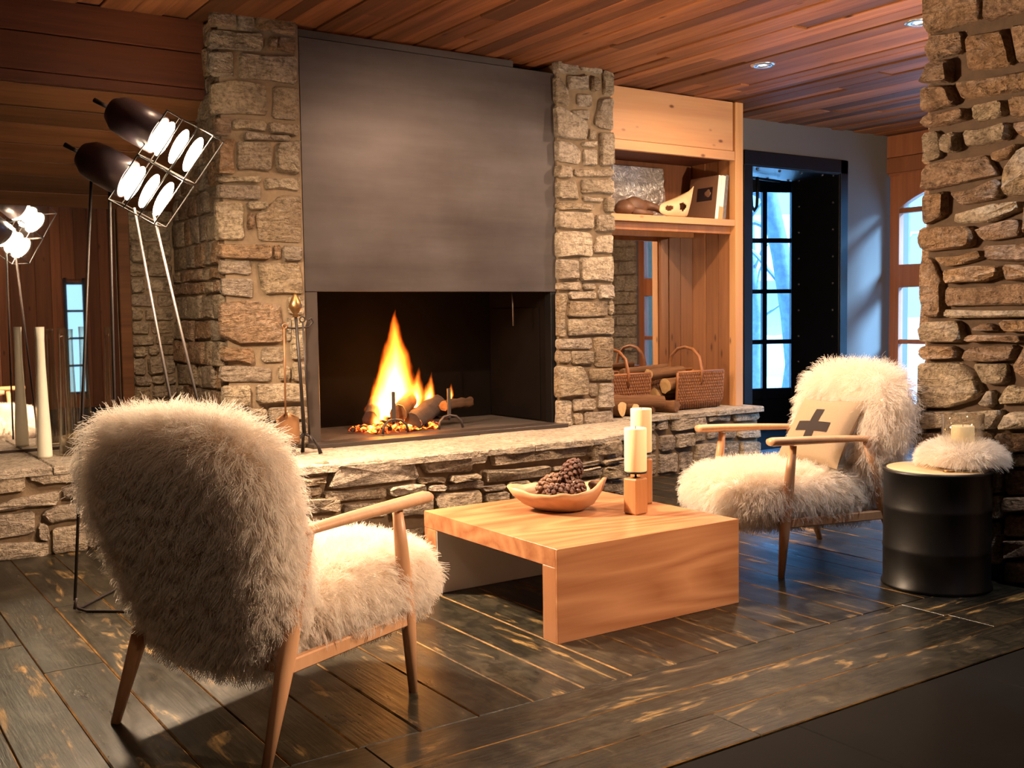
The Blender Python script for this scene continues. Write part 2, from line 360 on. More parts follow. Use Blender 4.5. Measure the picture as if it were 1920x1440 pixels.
# ------------------------------------------------------------------ stones
def stone(parent, poly, frame, depth, mat='stone', name='stone'):
    """one laid stone: polygon in wall coordinates (u, v), standing proud of the wall by depth"""
    O, U, Vv, N = frame
    P = [Vector(p) for p in poly]; out = []
    for i, p in enumerate(P):
        q = P[(i+1) % len(P)]; L = (q-p).length
        cut = min(.30, random.uniform(.008, .018)/max(L, 1e-4)) if L > .02 else .25
        out.append(p.lerp(q, cut))
        if L > .16 and len(P) <= 5: out.append(p.lerp(q, random.uniform(.4, .6)) + Vector((random.uniform(-1, 1), random.uniform(-1, 1)))*min(.008, L*.03))
        out.append(p.lerp(q, 1-cut))
    n = len(out); out = [o_+Vector((random.uniform(-.003, .003), random.uniform(-.003, .003))) for o_ in out]; c = sum(out, Vector((0, 0)))/n
    size = min(max(a.x for a in out)-min(a.x for a in out), max(a.y for a in out)-min(a.y for a in out))
    ins1 = min(.003, size*.05); ins2 = min(.012, size*.16)
    V = []; F = []
    def put(p, h): V.append(O + U*p.x + Vv*p.y + N*h)
    tilt = (random.uniform(-.10, .10), random.uniform(-.14, .10))
    for p in out: put(p, -.012)
    for p in out:
        d = (c-p); put(p + d.normalized()*ins1, depth*random.uniform(.55, .85))
    for p in out:
        d = (c-p); q = p + d.normalized()*min(ins2, d.length*.5)*random.uniform(.7, 1.3); put(q, depth*random.uniform(.82, 1.15) + (q.x-c.x)*tilt[0]*.5 + (q.y-c.y)*tilt[1])
    put(c + Vector((random.uniform(-.15, .15), random.uniform(-.15, .15)))*size, depth*random.uniform(1.0, 1.15))
    for k in (0, 1):
        for i in range(n): F.append((k*n+i, k*n+(i+1) % n, (k+1)*n+(i+1) % n, (k+1)*n+i))
    for i in range(n): F.append((2*n+i, 2*n+(i+1) % n, 3*n))
    o = mesh(name, V, F, mat, parent, True); o.data.set_sharp_from_angle(angle=R(38)); return o
def unpack(L): return [[(a[i]/1000, a[i+1]/1000) for i in range(0, len(a), 2)] for a in L]
def laid(parent, L, frame, mat, dmin=.018, dmax=.045, **k):
    for p in unpack(L): stone(parent, p, frame, random.uniform(dmin, dmax), random.choice(mat) if isinstance(mat, list) else mat, **k)
def rubble(parent, u0, u1, v0, v1, frame, mat, h=(.05, .12), w=(.09, .26), d=(.015, .04), skip=None):
    v = v0
    while v < v1-.02:
        hh = min(random.uniform(*h), v1-v)
        if v1-v-hh < h[0]*.6: hh = v1-v
        u = u0
        while u < u1-.02:
            ww = min(random.uniform(*w), u1-u)
            if u1-u-ww < w[0]*.6: ww = u1-u
            j = lambda: random.uniform(-.006, .006)
            if not (skip and skip(u+ww/2, v+hh/2)):
                p = [(u+.004+j()*.5, v+.004+j()), (u+ww-.004, v+.004+j()), (u+ww-.004+j()*.5, v+hh-.004+j()), (u+.004, v+hh-.004+j())]
                stone(parent, p, frame, random.uniform(*d), random.choice(mat) if isinstance(mat, list) else mat)
            u += ww
        v += hh
X, Y, Z = Vector((1, 0, 0)), Vector((0, 1, 0)), Vector((0, 0, 1))
def fy(y): return (Vector((0, y, 0)), X, Z, -Y)          # wall facing the room (-y)
def fx(x, s=-1): return (Vector((x, 0, 0)), Y, Z, X*s)   # wall facing -x or +x
ST_LEFT=[[1833,2757,1973,2767,1969,2664,1829,2650],[1978,2765,2073,2755,2069,2648,1974,2643],[2081,2748,2298,2765,2295,2659,2079,2665],[1829,2634,2119,2652,2116,2557,1825,2537],[2145,2644,2186,2638,2184,2572,2143,2566],[2195,2645,2301,2645,2298,2566,2193,2567],[1833,2524,1951,2531,1947,2400,1829,2398],[1979,2532,2301,2553,2297,2406,1975,2403],[1822,2349,1952,2398,2125,2382,2127,2226,1826,2206],[2158,2382,2305,2390,2300,2214,2153,2212],[1836,2191,1923,2191,1920,2095,1833,2093],[1929,2191,2120,2192,2118,2142,1927,2137],[2126,2190,2300,2197,2298,2129,2124,2137],[1844,2083,1940,2088,1934,1901,1838,1901],[1993,2131,2252,2131,2251,2097,1991,2087],[1951,2078,2146,2083,2142,1934,1946,1930],[2170,2087,2304,2115,2298,1924,2165,1935],[1846,1890,2082,1905,2080,1866,1845,1858],[2096,1900,2301,1913,2299,1838,2094,1839],[1844,1847,2074,1857,2072,1776,1842,1778],[1996,1769,2107,1772,2106,1733,1994,1722],[1831,1764,1984,1761,1978,1560,1824,1562],[2043,1702,2192,1816,2307,1813,2300,1561,2059,1563],[1997,1706,2032,1707,2029,1623,1994,1622],[1840,1545,2124,1550,2121,1465,1838,1471],[2139,1548,2181,1546,2178,1463,2136,1466],[2190,1543,2303,1543,2300,1460,2187,1458],[1843,1460,2012,1463,2010,1379,1841,1383],[2044,1453,2278,1451,2304,1281,2092,1278,2063,1306],[1846,1367,2018,1362,2015,1258,1843,1278],[1836,1240,2003,1253,2174,1224,2177,1020,1909,1019,1831,1071],[2212,1269,2307,1269,2304,1171,2209,1172],[2224,1163,2307,1162,2301,927,2217,929],[1837,1009,2013,999,2010,911,1835,937],[2054,1001,2180,997,2177,916,2051,921],[1828,907,2110,890,2108,813,1826,829],[2223,915,2300,912,2297,807,2220,808],[2147,906,2213,904,2211,814,2144,817],[1839,803,1989,801,1985,685,1835,694],[2018,803,2303,795,2300,690,2015,701],[2083,679,2306,672,2304,599,2081,608],[1983,600,2306,587,2303,457,1978,466],[1841,680,1973,672,1966,450,1833,456],[1979,677,2073,666,2072,608,1977,615],[2203,1155,2221,1154,2217,1028,2199,1028]]
ST_RIGHT=[[4013,2742,4190,2747,4189,2680,4012,2660],[4215,2744,4389,2737,4389,2690,4215,2703],[4402,2725,4487,2711,4485,2568,4401,2559],[4112,2658,4279,2677,4278,2587,4111,2569],[4301,2673,4362,2670,4361,2582,4300,2575],[4016,2644,4045,2638,4119,2556,4122,2464,4018,2480],[4187,2554,4308,2556,4307,2475,4186,2470],[4143,2446,4290,2460,4289,2392,4143,2406],[4374,2543,4485,2557,4483,2345,4359,2351,4324,2375],[4013,2463,4093,2444,4263,2380,4253,2264,4019,2265],[4271,2343,4341,2329,4340,2275,4270,2269],[4218,2251,4344,2261,4344,2227,4218,2218],[4019,2252,4141,2245,4217,2204,4208,2106,4025,2113],[4367,2325,4483,2334,4481,2114,4365,2106],[4235,2206,4348,2214,4347,2105,4233,2097],[4021,2093,4139,2088,4138,2017,4020,2010],[4156,2079,4481,2100,4480,2045,4155,2028],[4024,1997,4163,2005,4196,1882,4026,1874],[4215,2018,4480,2028,4479,1927,4214,1924],[4222,1911,4389,1905,4389,1874,4222,1877],[4403,1906,4479,1910,4478,1813,4401,1810],[4022,1864,4309,1857,4309,1819,4021,1814],[4021,1800,4308,1806,4307,1700,4019,1696],[4326,1793,4478,1799,4477,1684,4325,1680],[4019,1676,4289,1675,4288,1521,4017,1515],[4333,1663,4476,1671,4475,1545,4301,1548],[4021,1502,4178,1502,4177,1375,4019,1374],[4196,1519,4475,1528,4473,1357,4194,1369],[4019,1357,4198,1359,4198,1307,4018,1307],[4216,1352,4321,1349,4320,1314,4215,1314],[4103,1297,4329,1301,4329,1249,4102,1249],[4347,1342,4473,1343,4472,1248,4346,1249],[4018,1290,4077,1290,4073,1008,4014,1010],[4094,1239,4418,1238,4417,1137,4092,1137],[4431,1238,4477,1238,4476,1147,4430,1147],[4092,1124,4471,1126,4470,1017,4091,1018],[4014,999,4290,1000,4289,923,4013,932],[4308,1003,4470,999,4468,802,4306,812],[4009,922,4115,918,4114,840,4007,844],[4124,918,4298,913,4297,826,4122,832],[4003,830,4200,819,4256,727,4233,624,4000,623],[4261,799,4468,791,4467,710,4261,720],[4265,705,4340,702,4339,611,4264,615],[4358,701,4467,696,4465,526,4329,534],[4004,609,4111,603,4109,430,4002,438],[4124,609,4317,602,4316,525,4123,533],[4123,519,4205,514,4204,427,4122,433],[4219,520,4465,512,4464,420,4217,430]]
ST_HEARTH=[[1953,432,2145,448,2104,384,1960,392],[1968,381,2109,375,2108,339,1967,345],[1969,335,2094,329,2092,288,1968,288],[2156,431,2598,432,2630,313,2119,319],[2101,308,2445,291,2443,233,2100,250],[2457,292,2674,284,2672,233,2456,240],[2620,433,3062,435,3054,366,2962,369,2951,324,2675,339],[2630,319,2796,313,2795,277,2629,285],[2812,312,2995,311,2994,277,2812,278],[2686,274,2795,268,2795,240,2685,243],[2805,273,3028,271,3027,227,2804,236],[2723,231,3007,218,3005,114,2721,127],[3075,434,3605,427,3747,391,3727,337,3087,340],[3036,322,3461,309,3483,292,3446,253,3041,255],[3651,417,4007,407,4006,332,3758,328],[3498,296,3833,309,3832,284,3498,272],[3848,298,4010,312,4010,290,3848,276],[3848,267,4022,276,4021,185,3847,186],[3573,259,3832,275,3832,222,3572,216],[3183,243,3329,241,3328,199,3182,208],[3014,237,3172,233,3172,204,3013,209],[3027,196,3196,192,3195,139,3026,144],[3207,197,3335,192,3334,127,3206,135],[3343,230,3553,227,3553,164,3342,168],[3349,152,3571,143,3570,64,3348,75],[3587,203,3835,203,3835,122,3586,123],[3851,176,4029,171,4028,107,3850,111],[1968,278,2191,264,2189,195,1966,208],[2204,225,2455,213,2453,142,2202,153],[2471,228,2710,218,2708,120,2468,135]]
ST_HEARTH_L=[[752,429,898,423,894,327,748,327],[906,433,1149,421,1146,343,985,352,925,371],[745,265,850,297,1050,316,1047,252,872,240,744,239],[1065,327,1165,325,1163,263,1063,269],[744,229,933,228,929,112,739,110],[940,158,984,163,999,108,993,61,942,84],[962,214,1042,242,1162,250,1159,163,989,157],[1008,134,1184,144,1178,-2,1003,1],[738,95,990,67,988,-8,735,7]]
ST_LEDGE=[[4852,403,4965,403,4965,328,4851,329],[4980,413,5086,414,5085,327,4980,327],[5116,435,5450,437,5461,327,5136,308],[5488,438,5717,432,5717,348,5488,352],[5745,430,6018,421,6042,343,5995,330,5751,338],[5019,290,5156,291,5156,180,5019,180],[5172,290,5344,289,5343,184,5171,183],[5359,307,5461,307,5460,221,5359,221],[5482,321,5601,321,5601,226,5482,227],[5623,311,5773,309,5773,217,5623,220],[5796,311,6030,303,6030,197,5796,207],[5008,158,5197,154,5196,11,5008,18],[5212,156,5343,157,5342,13,5212,18],[5364,198,5574,193,5574,7,5364,19],[5596,199,5813,186,5813,9,5595,21],[5835,180,6042,168,6042,4,5835,15],[4851,310,4989,307,4989,183,4850,179],[4825,159,4988,160,4987,16,4824,24]]
ST_PILLAR=[[2892,2640,2634,2570,2611,2361,2857,2349,2889,2388],[2607,2562,2273,2471,2270,2338,2599,2343],[2870,2345,2708,2331,2699,2238,2868,2235,2885,2284],[2688,2307,2511,2297,2474,2140,2676,2162],[2484,2299,2269,2287,2266,2133,2449,2143],[2855,2225,2752,2222,2750,2121,2894,2141],[2735,2111,2265,2106,2264,2030,2699,2042],[2885,2128,2755,2110,2724,2026,2892,2020],[2865,2006,2669,2005,2663,1956,2886,1949],[2647,2006,2507,2013,2501,1943,2643,1941],[2483,2013,2263,2007,2262,1924,2475,1926],[2894,1927,2812,1931,2797,1808,2881,1800],[2793,1903,2712,1909,2706,1828,2782,1820],[2690,1906,2477,1913,2485,1845,2681,1838],[2574,1799,2439,1826,2479,1767,2559,1762],[2463,1906,2261,1912,2260,1842,2430,1842],[2886,1768,2863,1789,2578,1797,2529,1703,2874,1674,2896,1690],[2430,1805,2260,1823,2255,1601,2488,1607,2510,1653,2497,1717],[2754,1652,2529,1688,2514,1610,2703,1597],[2882,1660,2770,1667,2773,1555,2881,1525],[2732,1556,2570,1589,2426,1586,2430,1550,2569,1509,2717,1521],[2883,1515,2637,1501,2626,1431,2677,1409,2876,1407,2899,1460],[2622,1491,2441,1520,2423,1444,2568,1429,2606,1450],[2412,1589,2255,1588,2252,1442,2410,1445],[2577,1416,2252,1425,2250,1337,2571,1354,2581,1394],[2831,1381,2591,1399,2586,1363,2778,1332],[2876,1393,2839,1377,2780,1267,2777,1114,2867,1114,2895,1200,2900,1330],[2775,1318,2514,1333,2504,1291,2577,1265,2759,1262],[2495,1332,2250,1329,2249,1260,2482,1266],[2769,1248,2517,1252,2248,1245,2247,1157,2768,1165],[2768,1151,2246,1144,2246,1113,2762,1111],[2873,1098,2698,1100,2672,1040,2684,1008,2879,1005,2894,1057],[2640,1058,2581,1097,2524,1077,2523,1054],[2505,1103,2245,1102,2244,1043,2500,1055],[2659,1040,2407,1042,2402,1011,2664,1008],[2879,991,2722,993,2691,966,2708,934,2870,929,2895,957],[2653,985,2429,1000,2453,936,2678,930],[2897,914,2695,920,2620,877,2586,799,2630,758,2756,715,2895,711],[2633,917,2479,926,2468,856,2501,828,2587,828],[2393,1016,2244,1018,2240,840,2395,859,2453,901],[2562,802,2534,813,2532,736,2595,732],[2477,833,2240,819,2239,755,2518,751],[2895,696,2485,726,2526,642,2894,612],[2466,723,2238,742,2237,666,2512,643],[2899,600,2540,632,2525,570,2904,529],[2521,629,2237,653,2235,576,2496,550],[2898,518,2506,558,2492,479,2902,428],[2482,541,2235,566,2234,517,2481,485],[2480,471,2234,508,2232,412,2479,372],[2479,361,2232,401,2230,337,2477,296],[2477,282,2230,326,2228,240,2476,192],[2476,183,2228,225,2227,154,2474,104],[2474,93,2226,139,2225,57,2472,-2],[2902,418,2492,470,2491,378,2906,310],[2906,298,2490,364,2489,265,2905,201],[2905,189,2698,221,2697,174,2904,140],[2685,223,2489,254,2485,73,2682,35]]
# ================================================================== floor
fl = struct(box('floor', (-2.4, -2.8, -.12), (9.2, 8.4, -.022), 'slate', bevel=0), 'dark painted plank floor with worn yellow board edges', 'floor')
def plank(name, parent, x0, x1, y0, y1, zt, th, mats, ch=.005, along='y', up=1):
    """board with worn arrises: chamfers on its long sides carry the second material"""
    g = .0012; x0 += g; x1 -= g; y0 += g; y1 -= g
    cx, cy = (ch, .002) if along == 'y' else (.002, ch)
    ring = lambda ax, ay, z: [(x0+ax, y0+ay, z), (x1-ax, y0+ay, z), (x1-ax, y1-ay, z), (x0+ax, y1-ay, z)]
    V = ring(0, 0, zt-th*up) + ring(0, 0, zt-.0035*up) + ring(cx, cy, zt); F = []; fm = []
    for k in (0, 1):
        for i in range(4):
            F.append((k*4+i, k*4+(i+1) % 4, k*4+4+(i+1) % 4, k*4+4+i)); long = (i % 2 == 1) if along == 'y' else (i % 2 == 0); fm.append(1 if k == 1 and long and len(mats) > 1 else 0)
    F.append((8, 9, 10, 11)); fm.append(0)
    if up < 0: F = [f[::-1] for f in F]
    return mesh(name, V, F, mats, parent, fm=fm)
xe = .422-.19*6
while xe < 8.2:
    x1 = xe+.1915; yy = 2.525 - random.uniform(0, .0)
    ymax = 5.6 if x1 < 4.6 else 6.1
    while yy < ymax-.05:
        L = min(random.uniform(1.1, 2.6), ymax-yy)
        if ymax-yy-L < .4: L = ymax-yy
        w = random.random()
        plank('floor_plank', fl, xe, x1, yy, yy+L, random.uniform(-.0006, .0006), .02, ['floor_y', 'bare'], ch=.0042 if w < .7 else .002)
        yy += L
    xe = x1
for k, y0 in enumerate((1.955, 2.145, 2.335)):
    xx = -.9 - .5*k
    while xx < 6.2:
        L = random.uniform(2.0, 3.2); plank('border_plank', fl, xx, xx+L, y0, y0+.19, 0, .02, ['floor_x', 'bare'], ch=(.0012, .002, .0024)[k], along='x'); xx += L
for j, y0 in enumerate((1.35, .75, .15)):
    xx = -.855 + .33*j
    while xx < 4.9:
        plank('slate_tile', fl, xx, xx+.78, y0, y0+.6, random.uniform(-.004, -.001), .02, ['slate'], ch=.003); xx += .78
# ================================================================== ceiling
ce = struct(box('ceiling', (-2.4, -2.8, CZ+.03), (9.2, 8.4, CZ+.12), 'ceil', bevel=0), 'reddish-brown reclaimed board ceiling', 'ceiling')
xx = .3
while xx < 8.3:
    w = random.uniform(.085, .165); yy = random.uniform(-.6, .8)
    while yy < 6.1:
        L = min(random.uniform(1.6, 3.6), 6.1-yy)
        if 6.1-yy-L < .5: L = 6.1-yy
        y1 = min(yy+L, 5.66 if xx+w < 1.86 else 6.1)
        if y1-yy > .1: plank('ceiling_plank', ce, xx, min(xx+w, 8.28), yy, y1, CZ+random.uniform(-.006, .010), .02, ['ceil'], ch=.004, up=-1)
        yy += L
    xx += w + .001
# bulkhead beam and sloped soffit above the mirror, left of the fireplace
bk = empty_struct('trim_1', 'dark red beam boards above a sloping lamp-lit board soffit', 'beam')
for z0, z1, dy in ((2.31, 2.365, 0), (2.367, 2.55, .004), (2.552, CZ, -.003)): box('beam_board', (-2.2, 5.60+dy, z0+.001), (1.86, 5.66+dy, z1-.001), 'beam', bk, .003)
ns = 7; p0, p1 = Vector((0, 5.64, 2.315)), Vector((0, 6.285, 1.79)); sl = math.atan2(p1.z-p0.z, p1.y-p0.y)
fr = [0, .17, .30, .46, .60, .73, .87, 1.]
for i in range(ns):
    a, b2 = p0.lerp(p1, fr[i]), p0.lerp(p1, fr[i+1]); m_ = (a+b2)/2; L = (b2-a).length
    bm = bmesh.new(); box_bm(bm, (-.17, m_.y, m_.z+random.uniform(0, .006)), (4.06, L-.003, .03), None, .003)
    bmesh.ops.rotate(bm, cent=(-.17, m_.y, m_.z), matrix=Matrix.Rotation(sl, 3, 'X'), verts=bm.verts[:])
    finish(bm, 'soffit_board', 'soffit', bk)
# ================================================================== walls
wf = struct(box('wall_fireplace', (-2.4, 6.31, -.1), (6.1, 6.5, CZ), 'mortar', bevel=0), 'wall behind the fireplace and mirror', 'wall')
rubble(wf, 1.61, 1.86, .44, 2.05, fy(6.31), ['stone'], h=(.06, .12), w=(.07, .16))
box('corner_post', (1.545, 6.26, .44), (1.61, 6.31, 1.80), 'soffit', wf)
wl = struct(box('wall_left', (-2.4, -2.8, -.1), (-2.2, 6.5, CZ), 'old_v', bevel=0), 'dark timber side wall', 'wall')
wb = struct(box('wall_rear', (-2.4, -2.8, -.1), (9.2, -2.66, CZ), 'old_v', bevel=0), 'dark timber rear wall seen in the mirror', 'wall')
xx = 1.2
while xx < 4.4:
    w = random.uniform(.12, .2)
    if not (3.0 < xx+w/2 < 3.32): box('wall_board', (xx, -2.66, 0), (xx+w-.004, -2.63+random.uniform(0, .006), CZ), 'trim_red' if xx < 2.15 else 'old_v', wb, .003)
    else: box('wall_board', (xx, -2.66, 1.72), (xx+w-.004, -2.63, CZ), 'old_v', wb, .003)
    xx += w
w3 = empty_struct('window_3', 'narrow window with glowing panes in the rear wall, seen in the mirror', 'window')
M['dayglow'] = emis('glowing_pane', (.25, .55, .85), .9)  # panes glow by themselves in place of daylight from outside
for k in range(4): box('pane', (3.06, -2.657, .2+.37*k), (3.26, -2.65, .55+.37*k), 'dayglow', w3, 0)
for k in range(5): box('muntin', (3.04, -2.66, .17+.37*k), (3.28, -2.635, .2+.37*k), 'steel_black', w3, 0)
for xa in (3.02, 3.26): box('stile', (xa, -2.66, .1), (xa+.04, -2.63, 1.74), 'steel_black', w3, 0)
# entrance wall with its steel-lined opening
we = struct(box('wall_entrance', (7.61, 6.1, -.1), (8.6, 6.6, CZ+.03), 'grey', bevel=0), 'grey plaster wall around the steel-lined doorway', 'wall')
box('lintel', (6.5, 6.1, 2.35), (7.61, 6.6, CZ+.03), 'grey', we, 0); box('pier', (5.97, 6.1, 0), (6.5, 6.6, CZ+.03), 'grey', we, 0)
# window wall
wr = struct(box('wall_right', (8.28, -2.8, -.1), (8.62, 2.72, CZ), 'mortar', bevel=0), 'outer wall with timber windows', 'wall')
for a, b_ in ((3.98, 4.84),): box('pier', (8.28, a, 0), (8.62, b_, CZ), 'trim_red', wr, 0)
for a, b_ in ((2.72, 3.98), (4.84, 6.1)):
    box('sill_wall', (8.28, a, -.1), (8.62, b_, .18), 'grey', wr, 0); box('header', (8.30, a, 2.36), (8.62, b_, CZ), 'trim_red', wr, 0)
box('header_board', (8.265, 4.80, 2.385), (8.30, 6.1, 2.52), 'trim_red', wr); box('header_board', (8.268, 4.80, 2.525), (8.30, 6.1, CZ), 'trim_red', wr)
rubble(wr, 1.2, 2.72, 0, 2.6, fx(8.28), ['stone_pale'], h=(.09, .2), w=(.16, .4), d=(.02, .05))
def timber_window(name, y0, y1, label):
    w = empty_struct(name, label, 'window'); xa, xb = 8.29, 8.36
    for ya in (y0, y1-.10): box('stile', (xa, ya, .18), (xb, ya+.10, 2.36), 'trim_red', w)
    ym = (y0+y1)/2; box('mullion', (xa, ym-.05, .18), (xb, ym+.05, 2.1), 'trim_red', w)
    for z0, z1 in ((.18, .30), (1.355, 1.56), (2.02, 2.065)): box('rail', (xa-.004, y0+.1, z0), (xb, y1-.1, z1), 'trim_red', w)
    for z0 in (.845, ): box('muntin', (xa+.01, y0+.1, z0), (xb-.01, y1-.1, z0+.04), 'trim_red', w)
    # arched head: straight top, curved underside
    n = 12; V = []; F = []
    for i in range(n+1):
        t = i/n; y = y0+.1+(y1-y0-.2)*t; zc = 2.068+.16*(1-(2*t-1)**2)
        V += [(xa, y, zc), (xa, y, 2.37), (xb, y, zc), (xb, y, 2.37)]
    for i in range(n):
        a = 4*i; F += [(a, a+4, a+5, a+1), (a+2, a+3, a+7, a+6), (a, a+2, a+6, a+4), (a+1, a+5, a+7, a+3)]
    mesh('arched_head', V, F, 'trim_red', w)
    for (ya, yb) in ((y0+.1, ym-.05), (ym+.05, y1-.1)):
        for z0, z1 in ((.30, .845), (.885, 1.355), (1.56, 2.02), (2.065, 2.25)): box('pane', (8.325, ya, z0), (8.329, yb, z1), 'pane', w, 0)
timber_window('window_1', 4.86, 6.08, 'red-brown timber window with arched head beside the grey wall')
timber_window('window_2', 2.74, 3.96, 'red-brown timber window seen only in the alcove mirror')
# steel doorway and glazed door behind it
d1 = empty_struct('door_1', 'black riveted steel doorway with a glazed black door beyond', 'door')
box('jamb_lining', (7.595, 6.085, 0), (7.612, 6.62, 2.35), 'steel_black', d1, .002)
box('jamb_lining', (6.5, 6.085, 0), (6.517, 6.62, 2.35), 'steel_black', d1, .002)
box('head_lining', (6.5, 6.085, 2.335), (7.612, 6.62, 2.352), 'steel_black', d1, .002)
box('casing', (7.605, 6.075, 0), (7.70, 6.1, 2.46), 'steel_black', d1, .002); box('casing', (6.42, 6.075, 2.345), (7.70, 6.098, 2.46), 'steel_black', d1, .002)
box('casing', (6.41, 6.076, 0), (6.505, 6.1, 2.345), 'steel_black', d1, .002)
def rivets(parent, pts, nrm, r=.013):
    bm = bmesh.new()
    for p in pts:
        g = bmesh.ops.create_uvsphere(bm, u_segments=6, v_segments=4, radius=r); bmesh.ops.translate(bm, vec=p, verts=g['verts'])
    o = finish(bm, 'rivets', 'rivet', parent, True); o['kind'] = 'stuff'; return o
rivets(d1, [(7.592, yy, .22+.235*k) for k in range(10) for yy in (6.15, 6.53)] + [(6.65+.27*k, yy, 2.332) for k in range(4) for yy in (6.16, 6.54)], None)
gp = Vector((7.98, 7.60, 0)); gd = Vector((.918, -.396, 0)).normalized(); gn = Vector((-gd.y, gd.x, 0))
GR = Matrix.Rotation(math.atan2(gd.y, gd.x), 3, 'Z')
def gbox(name, s0, s1, z0, z1, th, mats, par, bev=.002):
    bm = bmesh.new(); c = gp + gd*((s0+s1)/2); box_bm(bm, (c.x, c.y, (z0+z1)/2), (s1-s0, th, z1-z0), GR, bev); return finish(bm, name, mats, par)
for s in (-.39, -.075, .24, .555): gbox('glazing_stile', s-.024, s+.024, 0, 2.42, .05, 'steel_black', d1)
gbox('glazing_stile', .545, .75, 0, 2.5, .06, 'steel_black', d1); gbox('glazing_stile', -.62, -.37, 0, 2.5, .06, 'steel_black', d1)
for z0, z1 in ((2.36, 2.5), (1.85, 1.897), (1.338, 1.38), (.823, .868), (.26, .37), (0, .08)): gbox('glazing_bar', -.40, .56, z0, z1, .046, 'steel_black', d1)
gbox('kick_panel', -.40, .56, .08, .26, .02, 'steel_black', d1)
for s0, s1 in ((-.366, -.099), (-.051, .216), (.264, .531)):
    for z0, z1 in ((1.897, 2.36), (1.38, 1.85), (.868, 1.338), (.37, .823)): gbox('pane', s0, s1, z0, z1, .004, 'pane', d1, 0)
wv = struct(prism('wall_vestibule', [(8.66, 7.30), (8.40, 6.6), (8.62, 6.6), (9.0, 7.25)], 0, CZ+.03, 'steel_black'), 'dark vestibule wall beyond the doorway', 'wall')
prism('side_wall', [(7.42, 7.83), (6.5, 6.6), (6.3, 6.6), (7.3, 8.0)], 0, CZ+.03, 'steel_black', wv)
gbox('head_wall', -.65, .80, 2.5, CZ+.03, .10, 'beam', wv, 0)
# ================================================================== hearth and stone columns
he = thing('stone_hearth', 'long raised stone hearth of rough tan blocks running under fireplace and alcove', 'hearth')
OUT = [(-2.2, 5.585), (1.36, 5.585), (1.72, 5.08), (1.93, 4.78), (3.76, 4.78), (4.08, 4.87), (4.50, 5.28), (4.66, 5.575), (6.02, 5.575), (6.02, 6.3), (-2.2, 6.31)]
prism('core', OUT, 0, .415, 'mortar', he)
laid(he, ST_HEARTH, fy(4.785), ['stone_pale', 'stone_pale', 'stone'], .03, .06); laid(he, ST_HEARTH_L, fy(5.59), ['stone_pale'], .03, .05); laid(he, ST_LEDGE, fy(5.58), ['stone_pale'], .02, .05)
rubble(he, 1.95, 4.03, 0, .065, fy(4.785), 'stone', h=(.05, .07), w=(.12, .3))
rubble(he, -.6, .70, 0, .41, fy(5.59), 'stone', h=(.08, .13), w=(.14, .32)); rubble(he, 1.16, 1.36, 0, .41, fy(5.59), 'stone', h=(.08, .13), w=(.1, .2))
def seg_frame(a, b):
    a, b = Vector((*a, 0)), Vector((*b, 0)); u = (b-a).normalized(); n = Vector((u.y, -u.x, 0)); return (a, u, Z, n), (b-a).length
for a, b_ in ((OUT[1], OUT[2]), (OUT[2], OUT[3]), (OUT[4], OUT[5]), (OUT[5], OUT[6]), (OUT[6], OUT[7])):
    f_, L = seg_frame(a, b_); rubble(he, 0, L, 0, .41, f_, 'stone', h=(.06, .12), w=(.1, .24))
def fb(x):   # front edge of the hearth at x
    P = [(-2.2, 5.545), (1.34, 5.545), (1.69, 5.05), (1.91, 4.735), (3.77, 4.735), (4.10, 4.835), (4.53, 5.25), (4.68, 5.53), (6.05, 5.53)]
    for (xa, ya), (xb, yb) in zip(P, P[1:]):
        if xa <= x <= xb: return ya+(yb-ya)*(x-xa)/(xb-xa)
    return 5.53
cuts = [-.8, -.1, .55, 1.02, 1.34, 1.69, 1.91, 2.42, 2.95, 3.36, 3.77, 4.10, 4.53, 4.68, 5.1, 5.55, 6.05]
for a, b_ in zip(cuts, cuts[1:]):
    back = 5.6 if 2.3 < (a+b_)/2 < 4.0 else 6.3
    pts = [(a+.003, back), (a+.003, fb(a)+random.uniform(-.01, .01))]
    for t in (.25, .5, .75): xx = a+(b_-a)*t; pts.append((xx, fb(xx)+random.uniform(-.014, .012)))
    pts += [(b_-.003, fb(b_)+random.uniform(-.01, .01)), (b_-.003, back)]
    prism('capstone', pts, .40, .44+random.uniform(-.003, .002), 'cap', he, .008)
cl = struct(box('stone_column', (1.875, 5.42, .42), (2.312, 6.31, CZ), 'mortar', bevel=0), 'rough stone column left of the fireplace, behind the lamp', 'column')
laid(cl, ST_LEFT, fy(5.425), ['stone', 'stone', 'stone_rust'], .02, .05)
rubble(cl, 5.44, 6.28, .44, CZ-.01, fx(1.875), ['stone', 'stone_rust'], h=(.07, .15), w=(.10, .26), d=(.012, .035))
rubble(cl, 5.46, 5.60, .44, 1.3, fx(2.312, 1), 'stone', w=(.12, .15), d=(.003, .008))
cr = struct(box('stone_column', (4.03, 5.41, .42), (4.47, 6.30, CZ), 'mortar', bevel=0), 'pale stone column between the fireplace and the pine alcove', 'column')
laid(cr, ST_RIGHT, fy(5.415), ['stone_pale', 'stone_pale', 'stone'], .02, .045)
rubble(cr, 5.43, 6.28, .44, CZ, fx(4.47, 1), ['stone_pale'], h=(.07, .15), w=(.1, .26), d=(.01, .03))
rubble(cr, 5.43, 5.56, .44, 1.3, fx(4.03), 'stone_pale', h=(.1, .2), w=(.13, .14), d=(.003, .008))
sp = struct(box('stone_pillar', (4.19, .6, 0), (4.85, 2.87, CZ), 'mortar_dark', bevel=0), 'rust-brown rough stone pillar behind the black drum', 'pillar')
laid(sp, ST_PILLAR, fx(4.185), ['stone_rust', 'stone_rust', 'stone'], .03, .06)
